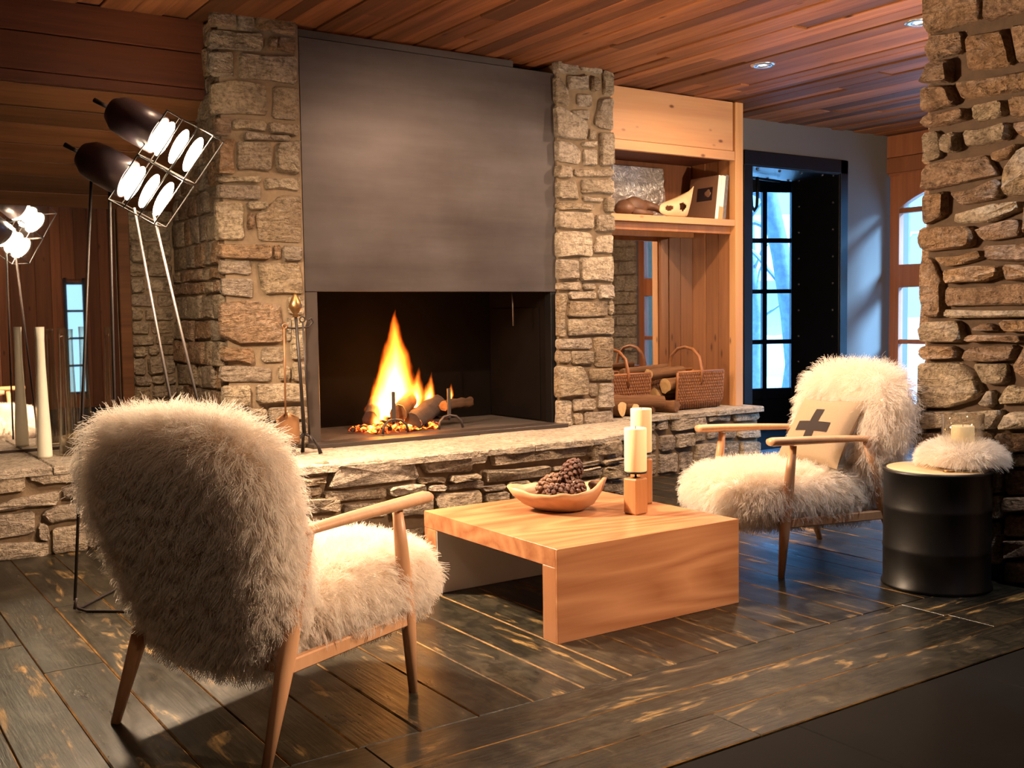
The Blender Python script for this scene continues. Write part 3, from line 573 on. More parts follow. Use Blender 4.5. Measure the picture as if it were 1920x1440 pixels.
rubble(sp, .62, 2.215, 0, CZ, fx(4.185), ['stone_rust', 'stone_rust', 'stone'], h=(.10, .22), w=(.18, .42), d=(.03, .06))
rubble(sp, 4.2, 4.85, 0, CZ, (Vector((0, 2.87, 0)), X, Z, Y), ['stone_rust'], h=(.09, .18), w=(.12, .34), d=(.02, .05))
# ================================================================== fireplace
fp = thing('fireplace', 'open fireplace under a tall dark brown steel hood panel between stone columns', 'fireplace', (3.17, 5.43, .44))
def fpart(name, lo, hi, mats, bev=.002): 
    o = box(name, lo, hi, mats, None, bev); o.parent = fp; o.matrix_parent_inverse = Matrix.Translation((-3.17, -5.43, -.44)); return o
fpart('hood_panel', (2.318, 5.427, 1.297), (4.026, 5.45, 2.665), 'hood')
fpart('hood_top_strip', (2.318, 5.432, 2.667), (3.72, 5.45, 2.708), 'hood')
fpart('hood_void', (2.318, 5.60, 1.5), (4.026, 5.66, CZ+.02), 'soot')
fpart('frame_post', (2.318, 5.432, .445), (2.392, 5.50, 1.296), 'tray'); fpart('frame_post', (3.985, 5.432, .445), (4.024, 5.50, 1.296), 'steel_black')
fpart('firebox_back', (2.318, 6.15, .44), (4.026, 6.2, 2.0), 'soot'); fpart('firebox_side', (2.36, 5.50, .44), (2.39, 6.16, 1.6), 'soot'); fpart('firebox_side', (3.99, 5.50, .44), (4.02, 6.16, 1.6), 'soot')
fpart('side_plate', (2.392, 5.56, .47), (2.398, 6.14, .98), 'firelit_plate'); fpart('side_plate', (3.982, 5.56, .47), (3.988, 6.14, 1.2), 'soot')
fpart('firebox_floor', (2.318, 5.45, .44), (4.026, 6.2, .462), 'ash')
fpart('hearth_tray', (2.30, 5.325, .438), (4.035, 5.47, .463), 'tray')
o = tube('damper_rod', [(3.757, 5.53, 1.31), (3.757, 5.525, 1.085)], .005, 'tray'); o.parent = fp; o.matrix_parent_inverse = Matrix.Translation((-3.17, -5.43, -.44))
# logs
def log_mesh(L, r, seed, bark='bark'):
    rr = random.Random(seed); n = 12; k = 7; V = []; F = []; ph = rr.random()*6
    bumps = [[1+.10*math.sin(j*1.7+ph)+rr.uniform(-.07, .07) for j in range(n)]]
    for i in range(k):
        bx, by = rr.uniform(-.006, .006), rr.uniform(-.006, .006)
        for j in range(n):
            a = 2*PI*j/n; q = r*bumps[0][j]*(1+rr.uniform(-.04, .04)); V.append((-L/2+L*i/(k-1), bx+q*math.cos(a), by+q*math.sin(a)))
    for i in range(k-1):
        for j in range(n): F.append((i*n+j, i*n+(j+1) % n, (i+1)*n+(j+1) % n, (i+1)*n+j))
    return V, F, n, k
def make_log(name, p, q, r, label, cat='log', group=None, bark='bark', cut='cut', seed=None):
    p, q = Vector(p), Vector(q); L = (q-p).length; d = (q-p).normalized()
    V, F, n, k = log_mesh(L, r, seed or random.randint(0, 9999))
    t = thing(name, label, cat, (p+q)/2, 0, group); t.rotation_mode = 'QUATERNION'; t.rotation_quaternion = d.to_track_quat('X', 'Z')
    mesh('bark', V, F, bark, t, True)
    for e in (0, k-1):
        c = Vector(V[e*n]); ring = [Vector(V[e*n+j]) for j in range(n)]; c = sum(ring, Vector())/n; s = -1 if e == 0 else 1
        VV = [v+Vector((s*.001, 0, 0)) for v in ring] + [c+(v-c)*.5+Vector((s*.003, 0, 0)) for v in ring] + [c+Vector((s*.002, 0, 0))]
        FF = [(j, (j+1) % n, n+(j+1) % n, n+j) for j in range(n)] + [(n+j, n+(j+1) % n, 2*n) for j in range(n)]
        mesh('cut_end', VV, FF, cut, t)
    return t
M['bark_fire'] = wood('scorched_bark', (.09, .045, .022), (.03, .015, .008), 0, .9, vary=.2, bmp=.9, grain=30)
M['cut_dark'] = wood('scorched_cut_end', (.22, .10, .04), (.10, .045, .018), 0, .7, vary=.1, grain=40)
make_log('burning_log', (2.97, 5.60, .575), (3.28, 5.95, .675), .052, 'burning log with sawn end propped up in the flames', bark='bark_fire', cut='cut_dark', seed=3)
make_log('burning_log', (3.05, 5.58, .515), (3.37, 5.80, .600), .058, 'thick charred log lying below the propped one', bark='char', cut='char', seed=5)
make_log('burning_log', (3.32, 5.66, .600), (3.56, 5.74, .598), .034, 'thin unburnt log end sticking out right of the andiron post', bark='bark_fire', cut='cut_dark', seed=8)
make_log('burning_log', (2.84, 5.72, .54), (3.0, 5.95, .62), .05, 'charred log end at the left of the fire', bark='char', cut='char', seed=9)
def andiron(x, label):
    t = thing('andiron', label, 'andiron', (x, 5.54, .462), 0, 'iron andirons')
    box('post', (-.011, -.006, .07), (.011, .006, .25), 'tray', t, .002)
    pts = [(-.085, -.02, .006), (-.075, -.015, .05), (-.045, -.008, .078), (0, 0, .086), (.045, -.008, .078), (.075, -.015, .05), (.085, -.02, .006)]
    tube('arched_foot', pts, .008, 'tray', t, 8); box('log_bar', (-.008, 0, .055), (.008, .34, .072), 'iron', t, .002); box('rear_foot', (-.008, .33, 0), (.008, .345, .072), 'iron', t, .002)
andiron(2.905, 'iron andiron standing in front of the flames'); andiron(3.285, 'iron andiron standing right of the flames')
# embers and flames
def ember_mat():
    m, nt, b = newmat('embers'); n = noise(nt, coords(nt, (1, 1, 1)), 22, 4, .6)
    b.inputs['Base Color'].default_value = (.02, .012, .01, 1); b.inputs['Roughness'].default_value = 1
    nt.links.new(ramp(nt, n, [(.45, (0, 0, 0)), (.53, (.8, .05, .005)), (.62, (1, .30, .03)), (.72, (1, .75, .25))]), b.inputs['Emission Color']); b.inputs['Emission Strength'].default_value = 5.5; return m
M['ember'] = ember_mat()
fire = thing('fire', 'orange and yellow flames rising from glowing embers in the fireplace', 'fire', (3.03, 5.75, .462))
bm = bmesh.new()
for k in range(80):
    a, rr = random.uniform(0, 2*PI), random.random()**.6
    g = bmesh.ops.create_icosphere(bm, subdivisions=1, radius=random.uniform(.016, .034))
    for v in g['verts']: v.co += Vector([random.uniform(-.006, .006) for _ in range(3)]); v.co.z *= .75
    bmesh.ops.translate(bm, vec=(-.04+.30*rr*math.cos(a), -.06+.14*rr*math.sin(a), .02+.04*(1-rr)), verts=g['verts'])
finish(bm, 'ember_bed', 'ember', fire)['kind'] = 'stuff'
def flame_mat(name, h, r0, st, lean, nzk):
    nzk *= 1.7
    m = bpy.data.materials.new(name); m.use_nodes = True; nt = m.node_tree; nt.nodes.clear()
    out = nd(nt, 'ShaderNodeOutputMaterial'); tc = nd(nt, 'ShaderNodeTexCoord')
    mp = nd(nt, 'ShaderNodeMapping', {'Vector': tc.outputs['Object'], 'Scale': (1, 1, .45)})
    nz = nd(nt, 'ShaderNodeTexNoise', {'Vector': mp.outputs[0], 'Scale': 9., 'Detail': 3., 'Roughness': .55})
    of = nd(nt, 'ShaderNodeVectorMath', {0: nz.outputs[1], 1: (.5, .5, .5)}, operation='SUBTRACT'); sc = nd(nt, 'ShaderNodeVectorMath', {0: of.outputs[0]}, operation='SCALE'); sc.inputs['Scale'].default_value = nzk
    ad = nd(nt, 'ShaderNodeVectorMath', {0: tc.outputs['Object'], 1: sc.outputs[0]}, operation='ADD')
    sx = nd(nt, 'ShaderNodeSeparateXYZ', {0: ad.outputs[0]}); x, y, z = sx.outputs
    t = math_n(nt, 'DIVIDE', z, h); t = math_n(nt, 'MAXIMUM', t, 0.)
    one = math_n(nt, 'SUBTRACT', 1., t, True)
    rad = math_n(nt, 'MULTIPLY', math_n(nt, 'POWER', one, 1.05), r0)
    swell = math_n(nt, 'MINIMUM', math_n(nt, 'ADD', math_n(nt, 'MULTIPLY', t, 2.2), .62), 1.); rad = math_n(nt, 'ADD', math_n(nt, 'MULTIPLY', rad, swell), .004)
    xx = math_n(nt, 'SUBTRACT', x, math_n(nt, 'MULTIPLY', t, lean))
    rr = math_n(nt, 'SQRT', math_n(nt, 'ADD', math_n(nt, 'MULTIPLY', xx, xx), math_n(nt, 'MULTIPLY', y, y)))
    q = math_n(nt, 'SUBTRACT', 1., math_n(nt, 'DIVIDE', rr, rad), True)
    dens = math_n(nt, 'MULTIPLY', math_n(nt, 'POWER', q, 1.3), math_n(nt, 'POWER', one, .8))
    heat = math_n(nt, 'MULTIPLY', q, math_n(nt, 'POWER', one, 1.2))
    col = ramp(nt, heat, [(0., (1, .10, .005)), (.22, (1, .25, .02)), (.45, (1, .48, .07)), (.7, (1, .74, .28))])
    em = nd(nt, 'ShaderNodeEmission', {0: col, 1: math_n(nt, 'MULTIPLY', dens, st)})
    nt.links.new(em.outputs[0], out.inputs['Volume']); m.cycles.volume_step_rate = .25; return m
def flame(x, y, z, h, r, st, lean=0., nzk=.05):
    mt = flame_mat('flame_gas', h, r, st, lean, nzk)
    prof = [(r*.75, -.015), (r*1.25, h*.12), (r*1.2, h*.3), (r*.95, h*.55), (r*.6, h*.8), (r*.3, h*1.0), (.004, h*1.06)]
    V = []; F = []; n = 16
    for rr, zz in prof:
        for j in range(n): a = 2*PI*j/n; V.append((lean*max(zz, 0)/h+(rr+.012)*math.cos(a), (rr+.012)*math.sin(a), zz))
    for i in range(len(prof)-1):
        for j in range(n): F.append((i*n+j, i*n+(j+1) % n, (i+1)*n+(j+1) % n, (i+1)*n+j))
    F += [tuple(range(n))[::-1], tuple((len(prof)-1)*n+j for j in range(n))]
    o = mesh('flame', V, F, mt, fire, True); o.location = (x-3.03, y-5.75, z-.462); return o
flame(3.045, 5.80, .555, .66, .19, 150, .02); flame(2.925, 5.78, .52, .38, .10, 90, .03); flame(2.87, 5.70, .49, .20, .06, 90, 0.)
flame(3.18, 5.80, .60, .24, .10, 80, .05); flame(3.41, 5.74, .635, .095, .028, 110, .012, .02); flame(3.06, 5.64, .50, .10, .045, 60, .02, .03); flame(3.27, 5.78, .62, .19, .06, 80, .04)
# fire tools: stand, shovel, poker, brush
ts = thing('tool_stand', 'tall fireside tool stand with brass finial and three bent feet beside the fireplace', 'stand', (2.175, 5.15, .44))
tube('pole', [(0, 0, .10), (-.012, 0, .40), (-.03, 0, .72)], [.011, .009, .008], 'rod', ts)
lathe('finial', [(.001, 0), (.018, .004), (.012, .02), (.03, .045), (.036, .06), (.026, .085), (.012, .115), (.001, .128)], 'brass', ts, 14, (-.031, 0, .715))
tube('cross_hook', [(-.115, 0, .685), (-.10, 0, .665), (-.03, 0, .66), (.04, 0, .665), (.065, 0, .69), (.055, 0, .712), (.04, 0, .70)], .005, 'rod', ts, 8)
for a in (200, 320, 75):
    c, s = math.cos(R(a)), math.sin(R(a)); tube('foot', [(0, 0, .11), (.035*c, .035*s, .095), (.07*c, .07*s, .05), (.085*c, .085*s, .006)], [.009, .008, .008, .011], 'rod', ts, 8)
sh = thing('ash_shovel', 'rust-brown ash shovel hanging on the tool stand', 'shovel', (2.075, 5.14, .44))
tube('shaft', [(0, 0, .66), (-.004, 0, .21)], .0055, 'rust', sh, 8); tube('grip_loop', [(0.012*math.cos(a)+.004, 0, .672+.012*math.sin(a)) for a in [i*PI/5 for i in range(10)]], .004, 'rust', sh, 6, closed=True)
V = []; F = []
for i in range(7):
    for j in range(7):
        u, v = (j-3)/3, i/6; w = .062*min(1, .35+1.6*math.sqrt(max(v, 0)))*(1 if v < .85 else .93)
        V.append((u*w, .025*u*u*(-1)+.012*(1-v), .225-.16*v))
for i in range(6):
    for j in range(6): a = i*7+j; F.append((a, a+1, a+8, a+7))
o = mesh('blade', V, F, 'rust', sh, True); md = o.modifiers.new('thick', 'SOLIDIFY'); md.thickness = .004
pk = thing('poker', 'slim dark poker hanging in front of the tool stand pole', 'poker', (2.165, 5.085, .44))
tube('shaft', [(-.01, 0, .69), (.012, 0, .10)], .0055, 'rod', pk, 8); tube('handle_ring', [(-.012+.014*math.cos(a), 0, .705+.014*math.sin(a)) for a in [i*PI/6 for i in range(12)]], .004, 'rod', pk, 6, closed=True); tube('hook', [(.012, 0, .11), (.018, -.01, .08), (.03, -.012, .07)], [.006, .006, .003], 'rod', pk, 8)
# ================================================================== wall mirror and vases
mi = thing('wall_mirror', 'large frameless mirror on the back wall above the left hearth', 'mirror', (.2, 6.29, .44))
def mpart(n, lo, hi, m, bev=.001): return box(n, [a-b for a, b in zip(lo, (.2, 6.29, .44))], [a-b for a, b in zip(hi, (.2, 6.29, .44))], m, mi, bev)
mpart('mirror_glass', (-1.2, 6.28, .45), (1.535, 6.288, 1.79), 'mirror', 0); mpart('backing_board', (-1.2, 6.289, .445), (1.537, 6.305, 1.795), 'steel_black'); mpart('bottom_rail', (-1.2, 6.268, .438), (1.537, 6.288, .455), 'char')
def vase(name, x, y, h, label, m, group, rb=.037, rt=.020):
    prof = [(rb*.95, 0), (rb, .012), (rb*.93, h*.2), (rb*.72, h*.45), (rt*1.05, h*.72), (rt, h*.9), (rt*1.12, h)]
    inner = [(r*.86-.001, z if z > 0 else .01) for r, z in prof[::-1]]
    inner[-1] = (inner[-2][0], .016)
    t = thing(name, label, 'vase', (x, y, .4405), 0, group)
    lathe('body', prof+inner, m, t, 22, cap=True)
    return t
vase('white_vase', 1.058, 5.945, .685, 'tall slender white bottle vase nearest the hearth edge, before the mirror', 'white_vase', 'slender vases before the mirror')
vase('glass_vase', 1.165, 5.95, .68, 'tall clear glass vase right beside the white one', 'vase_glass', 'slender vases before the mirror')
vase('glass_vase', 1.215, 6.03, .67, 'tall clear glass vase second from the white one', 'vase_glass', 'slender vases before the mirror')
vase('glass_vase', 1.405, 5.97, .68, 'tall clear glass vase next to the mirror post, apart from the others', 'vase_glass', 'slender vases before the mirror')
# ================================================================== floor lamp
la = thing('floor_lamp', 'black wire floor lamp with two glowing caged spotlights on splayed rods', 'lamp', (1.2, 4.4, 0))
LO = Vector((1.2, 4.4, 0)); lp = lambda *p: [Vector(q)-LO for q in p]
A_, B_, D_, F_ = Vector((1.361, 4.542, 2.023)), Vector((1.517, 4.437, 1.916)), Vector((1.255, 4.614, 1.844)), Vector((1.160, 4.678, 1.660))
ax = (B_-A_); pv = (D_-A_); q_ = ax.cross(pv).normalized()
if q_.y > 0: q_ = -q_
an = ax.normalized(); pn = (pv-an*pv.dot(an)).normalized()
Lc = ax.length
for hN, c0 in enumerate((A_, D_+ (D_-A_)*.03)):
    hc = c0 + pv*.5
    for off, nm in ((.06, 'front_cage'), (-.10, 'rear_cage')):
        pts = [c0, c0+ax, c0+ax+pv, c0+pv]; tube(nm, lp(*[p+q_*off for p in pts]), .0042, 'rod', la, 7, closed=True)
    for t in (.34, .67): tube('cage_bar', lp(c0+ax*t+q_*.06, c0+ax*t+pv+q_*.06), .0032, 'rod', la, 6)
    for p in (c0, c0+ax, c0+ax+pv, c0+pv): tube('cage_strut', lp(p+q_*.06, p-q_*.10), .0032, 'rod', la, 6)
    # can: a lathe along the axis, behind the cage
    base = hc - an*.20; rot = an.to_track_quat('Z', 'Y').to_matrix()
    c_ = lathe('lamp_can', [(.012, -.03), (.05, -.02), (.078, .02), (.085, .08), (.085, .205), (.078, .205), (.074, .05)], 'can', la, 24, cap=False); c_.matrix_local = Matrix.Translation(base-LO) @ rot.to_4x4()
    tube('pivot_knob', lp(base-an*.03-q_*.0, base-an*.10), [.008, .011], 'rod', la, 8)
    for k in range(3):
        ctr = hc + an*(.035+.068*k) - pn*0 + q_*.0
        g_ = lathe('lamp_glass', [(.002, -.009), (.050, -.006), (.080, 0), (.050, .006), (.002, .009)], 'bulb', la, 20); vw = (ctr-Vector((0, 0, 1.15))).normalized(); tl = ((an-vw*an.dot(vw)).normalized()*.95 - vw*.30).normalized().to_track_quat('Z', 'Y').to_matrix()
        g_.matrix_local = Matrix.Translation(ctr-LO) @ tl.to_4x4()
foot = [(.866, 4.395, .006), (1.10, 4.66, .006), (1.473, 4.162, .006), (1.299, 4.050, .006)]
tops = [(1.075, 4.74, 1.80), (1.134, 4.696, 1.74), (1.285, 4.593, 1.604), (1.218, 4.638, 1.628)]
for f_, t_ in zip(foot, tops):
    f_, t_ = Vector(f_), Vector(t_); u = (t_-f_).normalized(); tube('rod_leg', lp(t_, f_+u*.04), .0062, 'rod', la, 8)
corner = [Vector(f) for f in foot]
ring = []
for i, p in enumerate(corner):
    a, b_ = corner[i-1], corner[(i+1) % 4]; ring += [p+(a-p).normalized()*.05+Vector((0, 0, .0)), p+(a-p).normalized()*.02+Vector((0, 0, .008)), p+(b_-p).normalized()*.02+Vector((0, 0, .008)), p+(b_-p).normalized()*.05]
tube('base_ring', lp(*ring), .0062, 'rod', la, 8, closed=True)
for p in corner: tube('base_elbow', lp(p+Vector((0, 0, .006)), p+(Vector((1.2, 4.5, 1.7))-p).normalized()*.05), .0062, 'rod', la, 8)
# ================================================================== alcove bookcase
bc = thing('alcove_bookcase', 'pine alcove shelving with knotty fascia board, one shelf and mirrored back', 'bookcase', (5.2, 5.68, .44))
def bpart(n, lo, hi, m, bev=.003): return box(n, [a-b for a, b in zip(lo, (5.2, 5.68, .44))], [a-b for a, b in zip(hi, (5.2, 5.68, .44))], m, bc, bev)
bpart('fascia_board', (4.475, 5.68, 2.355), (5.872, 5.71, 2.715), 'pine'); bpart('fascia_rail', (4.475, 5.672, 2.285), (5.885, 5.71, 2.352), 'pine')
bpart('shelf', (4.475, 5.675, 1.797), (5.89, 6.14, 1.845), 'pine'); bpart('upper_board', (4.475, 5.71, 2.30), (5.89, 6.14, 2.335), 'beam'); bpart('shelf_batten', (4.475, 5.72, 1.74), (5.89, 5.75, 1.796), 'pine_v_shaded')
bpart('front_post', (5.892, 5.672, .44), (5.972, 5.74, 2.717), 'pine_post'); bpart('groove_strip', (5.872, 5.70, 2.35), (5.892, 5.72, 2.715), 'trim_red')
for k, (ya, yb) in enumerate(((5.742, 5.86), (5.863, 6.0), (6.003, 6.15))): bpart('side_board', (5.90+.003*(k % 2), ya, .44), (5.94, yb, 2.715), 'pine_v_shaded')
bpart('back_board', (4.475, 6.145, 1.846), (5.895, 6.16, 2.30), 'old_v'); bpart('mirror_back', (4.475, 6.142, .442), (5.897, 6.15, 1.74), 'mirror', 0); bpart('back_rail', (4.475, 6.12, 1.74), (5.897, 6.15, 1.797), 'pine_v_shaded')
fo = thing('foil_panel', 'crumpled silvery panel leaning on the alcove back behind the driftwood', 'panel', (5.06, 6.10, 1.846))
V = []; F = []; nx, nz = 22, 14
for i in range(nz+1):
    for j in range(nx+1): V.append((-.49+.98*j/nx, -.03*(1-i/nz)+random.uniform(-.006, .006), .005+.40*i/nz))
for i in range(nz):
    for j in range(nx): a = i*(nx+1)+j; F.append((a, a+1, a+nx+2, a+nx+1))
o = mesh('foil_sheet', V, F, 'foil', fo); md = o.modifiers.new('thick', 'SOLIDIFY'); md.thickness = .004; md.offset = 1
# shelf objects
def lump(name, c, s, mats, parent, seed, sub=2, amp=.18):
    bm = bmesh.new(); bmesh.ops.create_icosphere(bm, subdivisions=sub, radius=1); rr = random.Random(seed); ph = [rr.uniform(0, 6) for _ in range(6)]
    for v in bm.verts:
        p = v.co; k = 1+amp*(math.sin(3*p.x+ph[0])+math.sin(4*p.y+ph[1])+math.sin(3.5*p.z+ph[2]))/2; v.co = Vector((p.x*s[0]*k, p.y*s[1]*k, p.z*s[2]*k))+Vector(c)
    return finish(bm, name, mats, parent, True)
def settle(o, z):   # drop a thing's lowest point to z
    zs = [(ch.matrix_basis @ Vector(c)).z for ch in o.children for c in ch.bound_box]; o.location.z = z-min(zs)
dw = thing('driftwood', 'dark gnarled driftwood root lying at the left of the shelf', 'driftwood', (4.93, 5.82, 1.90)); lump('root', (0, 0, 0), (.085, .07, .055), 'root', dw, 4); tube('twig', [(.05, -.02, -.02), (.16, -.04, -.03), (.24, -.03, -.035)], [.03, .02, .01], 'root', dw, 8); settle(dw, 1.8455)
d2 = thing('driftwood', 'brown humped piece of driftwood behind the pale mask', 'driftwood', (5.10, 5.90, 1.92)); lump('root', (0, 0, 0), (.11, .07, .075), 'root', d2, 9); tube('twig', [(.08, 0, .02), (.17, -.03, 0), (.27, -.05, -.05)], [.035, .028, .012], 'root', d2, 8); settle(d2, 1.8455)
# pale leaf-shaped mask with two holes
mk_ = thing('wooden_mask', 'pale bleached leaf-shaped wooden mask with two dark holes, leaning on the books', 'mask', (5.40, 5.76, 1.8465))
def mask_mesh():
    n, k = 32, 14; V = []; F = []
    up = lambda x: np.interp(x, [-.19, -.175, -.14, -.05, .05, .13, .185], [.045, .085, .105, .135, .172, .205, .245])
    lo = lambda x: np.interp(x, [-.19, -.175, -.13, -.05, .04, .08, .12, .15, .185], [.040, .022, .006, .0, .0, .012, .09, .16, .24])
    for i in range(n+1):
        x = -.19+.375*i/n; a, b_ = float(lo(x)), float(up(x))
        for j in range(k+1):
            z = a+(b_-a)*j/k; s_ = 2*j/k-1; V.append((x, -.05*(1-s_*s_)*math.sin(PI*(i+.5)/(n+1)), z))
    holes = [(-.115, .058, .030, .020), (.005, .068, .036, .030)]
    for i in range(n):
        for j in range(k):
            a = i*(k+1)+j; c = [(V[a][q]+V[a+k+2][q])/2 for q in range(3)]
            if any(((c[0]-h[0])/h[2])**2+((c[2]-h[1])/h[3])**2 < 1 for h in holes): continue
            F.append((a, a+k+1, a+k+2, a+1))
    return V, F
V, F = mask_mesh(); o = mesh('mask_shell', V, F, 'mask', mk_, True); md = o.modifiers.new('thick', 'SOLIDIFY'); md.thickness = .007
o.rotation_euler = (R(-10), 0, 0); o.location = (0, 0, .004)
# books
bk_l = ['large brown book with a dark cover picture, leaning at the shelf end', 'white book with an orange band at its foot, between two others', 'dark grey patterned book beside the alcove post']
def book(x, th, h, d, cov, spine, label, lean, pic=False, band=False):
    t = thing('book', label, 'book', (x, 5.735, 1.8465), 0, 'books leaning at the right of the shelf'); t.rotation_euler = (0, R(lean), 0)
    e = .004
    cv = box('cover', (0, 0, 0), (e, d, h), cov, t, .001); box('cover', (th-e, 0, 0), (th, d, h), cov, t, .001); box('spine', (0, -.004, 0), (th, .001, h), spine, t, .001); box('page_block', (e, .004, .004), (th-e, d-.006, h-.004), 'page', t, 0)
    if pic: box('cover_picture', (-.0015, .05, .15), (.0005, .21, .25), 'cover_pic', cv, 0); lump('picture_motif', (-.002, .10, .205), (.001, .03, .03), 'cover', cv, 3, 2, .3)
    if band: box('orange_band', (-.0005, -.0052, 0), (th+.0005, -.0035, .10), 'orange', t, 0)
    return t
book(5.735, .030, .335, .30, 'cover', 'page', bk_l[0], 7.5, pic=True); book(5.770, .040, .335, .29, 'page', 'page', bk_l[1], 7, band=True); book(5.815, .030, .34, .28, 'bookdark', 'bookdark', bk_l[2], 6.5)
# wicker log baskets
def basket():
    t = thing('log_basket', '', 'basket')
    Lx, nu, rows = .46, 150, 20; prof = []
    def P(v):   # v 0..1 from the front rim under the belly to the back rim
        a = v*2-1; w = .155+.0*a; yy = math.copysign(abs(a)**.62, a)*w*(1.0) if abs(a) < .999 else math.copysign(w, a); 
        zz = .005 + .265*max(0, (abs(a)-.34)/.66)**1.25; yy = math.copysign(min(1, abs(a)/.5)**.8*.15 + max(0, abs(a)-.5)*.03, a); return yy, zz
    nv = rows*2*3; V = []; F = []
    for i in range(nv+1):
        v = i/nv; y, z = P(v); y2, z2 = P(min(1, v+.004)); y1, z1 = P(max(0, v-.004)); tn = Vector((y2-y1, z2-z1)).normalized(); nrm = Vector((tn.y, -tn.x))
        row = i//3; ph = abs(math.sin(PI*i/3))
        for j in range(nu+1):
            x = -Lx/2+Lx*j/nu; st = math.cos(PI*j/3.75+PI*(row % 2)); d = .0075*st*ph+.002*ph
            V.append((x, y+nrm.x*d, z+nrm.y*d))
    for i in range(nv):
        for j in range(nu): a = i*(nu+1)+j; F.append((a, a+1, a+nu+2, a+nu+1))
    o = mesh('woven_body', V, F, 'wicker', t, True); md = o.modifiers.new('thick', 'SOLIDIFY'); md.thickness = .006
    for s in (-1, 1): tube('rim_rod', [(-Lx/2, s*.166, .272), (0, s*.168, .274), (Lx/2, s*.166, .272)], .010, 'wicker_rod', t, 8)
    for s in (-1, 1): tube('end_hoop', [(s*Lx/2, P(v)[0], P(v)[1]+.002) for v in np.linspace(0, 1, 15)], .010, 'wicker_rod', t, 8)
    tube('handle', [(0.0, -.172, .19), (0, -.175, .285), (0, -.150, .38), (0, -.08, .435), (0, 0, .45), (0, .08, .435), (0, .150, .38), (0, .175, .285), (0, .172, .19)], .012, 'wicker_rod', t, 8)
    return t
b1 = basket(); b1.location = (5.52, 5.83, .447); b1['label'] = 'wicker log basket with hooped handle beside the alcove post'; b1['group'] = 'wicker log baskets'
b2 = dup(b1, (4.86, 5.90, .447), R(4), 'wicker log basket half hidden behind the stone column', 'wicker log baskets')
# firewood
FW = 'split firewood around the baskets'
make_log('firewood_log', (4.46, 5.66, .555), (5.10, 5.63, .525), .045, 'long bark-covered log lying across others before the left basket', group=FW, seed=21)
make_log('firewood_log', (4.80, 5.56, .487), (4.72, 5.95, .487), .042, 'short log with round pale sawn end on the hearth ledge', group=FW, seed=22)
make_log('firewood_log', (4.68, 5.57, .497), (4.58, 5.92, .497), .052, 'thick split log with pale sawn end next to the stone column', group=FW, seed=23)
make_log('firewood_log', (5.20, 5.575, .483), (5.13, 5.88, .483), .041, 'dark log end with bark before the right basket', group=FW, cut='bark', seed=24)
make_log('firewood_log', (5.02, 5.62, .480), (4.90, 5.86, .480), .038, 'small log beneath the long one', group=FW, cut='bark', seed=25)
make_log('firewood_log', (5.12, 5.79, .705), (5.50, 5.86, .715), .040, 'log sticking out of the right basket toward the left one', group=FW, seed=26)
make_log('firewood_log', (5.26, 5.76, .62), (5.66, 5.80, .62), .055, 'thick log inside the right basket, below its rim', group=FW, seed=27)
make_log('firewood_log', (4.92, 5.86, .735), (5.44, 5.95, .755), .024, 'thin stick lying across both baskets', group=FW, seed=28)
make_log('firewood_log', (5.24, 5.86, .545), (5.66, 5.88, .545), .055, 'log at the bottom of the right basket', group=FW, seed=29)
make_log('firewood_log', (4.72, 5.90, .60), (5.18, 5.92, .60), .06, 'log inside the left basket', group=FW, seed=30)
# downlights in the ceiling
def downlight(x, y, label):
    t = thing('ceiling_downlight', label, 'downlight', (x, y, CZ-.008), 0, 'recessed ceiling downlights')
    lathe('ring', [(.030, .008), (.034, -.004), (.070, -.006), (.078, .002), (.078, .010)], 'chrome', t, 28, cap=False)
    lathe('lamp', [(.001, .002), (.028, .002), (.030, .010)], 'led', t, 20, cap=False); return t
downlight(5.162, 4.737, 'round chrome downlight in the ceiling before the alcove'); downlight(5.147, 3.60, 'round chrome downlight partly hidden by the pillar')
for k, (x, y, t_, p_, a_) in enumerate(DOWN[2:]): pass
# hanging cable loops in the doorway
cb = thing('hanging_loops', 'two black loops hanging from a rod in the doorway', 'loops', (6.72, 6.35, 2.30))
tube('rod', [(-.2, 0, 0), (.55, .12, 0)], .012, 'steel_black', cb, 8)
for k, dx in enumerate((.02, .10)):
    pts = [(dx-.035, 0, .0), (dx-.037, 0, -.16), (dx-.03, 0, -.25), (dx, 0, -.285), (dx+.03, 0, -.25), (dx+.037, 0, -.16), (dx+.035, 0, 0)]; tube('loop', pts, .013, 'steel_black', cb, 8)
# ================================================================== coffee table
tb = thing('coffee_table', 'low chunky honey-brown wood coffee table with slab ends', 'table', (2.60, 3.39, 0))
TX0, TX1, TY0, TY1, TZ = 2.158, 3.052, 2.922, 3.862, .335
def tpart(n, lo, hi, m, bev=.0025): return box(n, [a-b for a, b in zip(lo, (2.60, 3.39, 0))], [a-b for a, b in zip(hi, (2.60, 3.39, 0))], m, tb, bev)
tpart('tabletop', (TX0, TY0+.0125, TZ-.068), (TX1, TY1, TZ), 'table', .0008); tpart('end_panel', (TX0-.0005, TY0, 0), (TX1+.0005, TY0+.012, TZ+.0002), 'table', .0008); tpart('end_panel_core', (TX0, TY0+.0122, 0), (TX1, TY0+.088, TZ-.0682), 'table_z', .0005); tpart('rear_panel', (TX0, TY1-.10, 0), (TX1, TY1-.001, TZ-.0685), 'table')
tpart('inner_face', (TX0+.002, TY1-.104, .002), (TX1-.002, TY1-.1005, TZ-.07), 'table_under', 0)
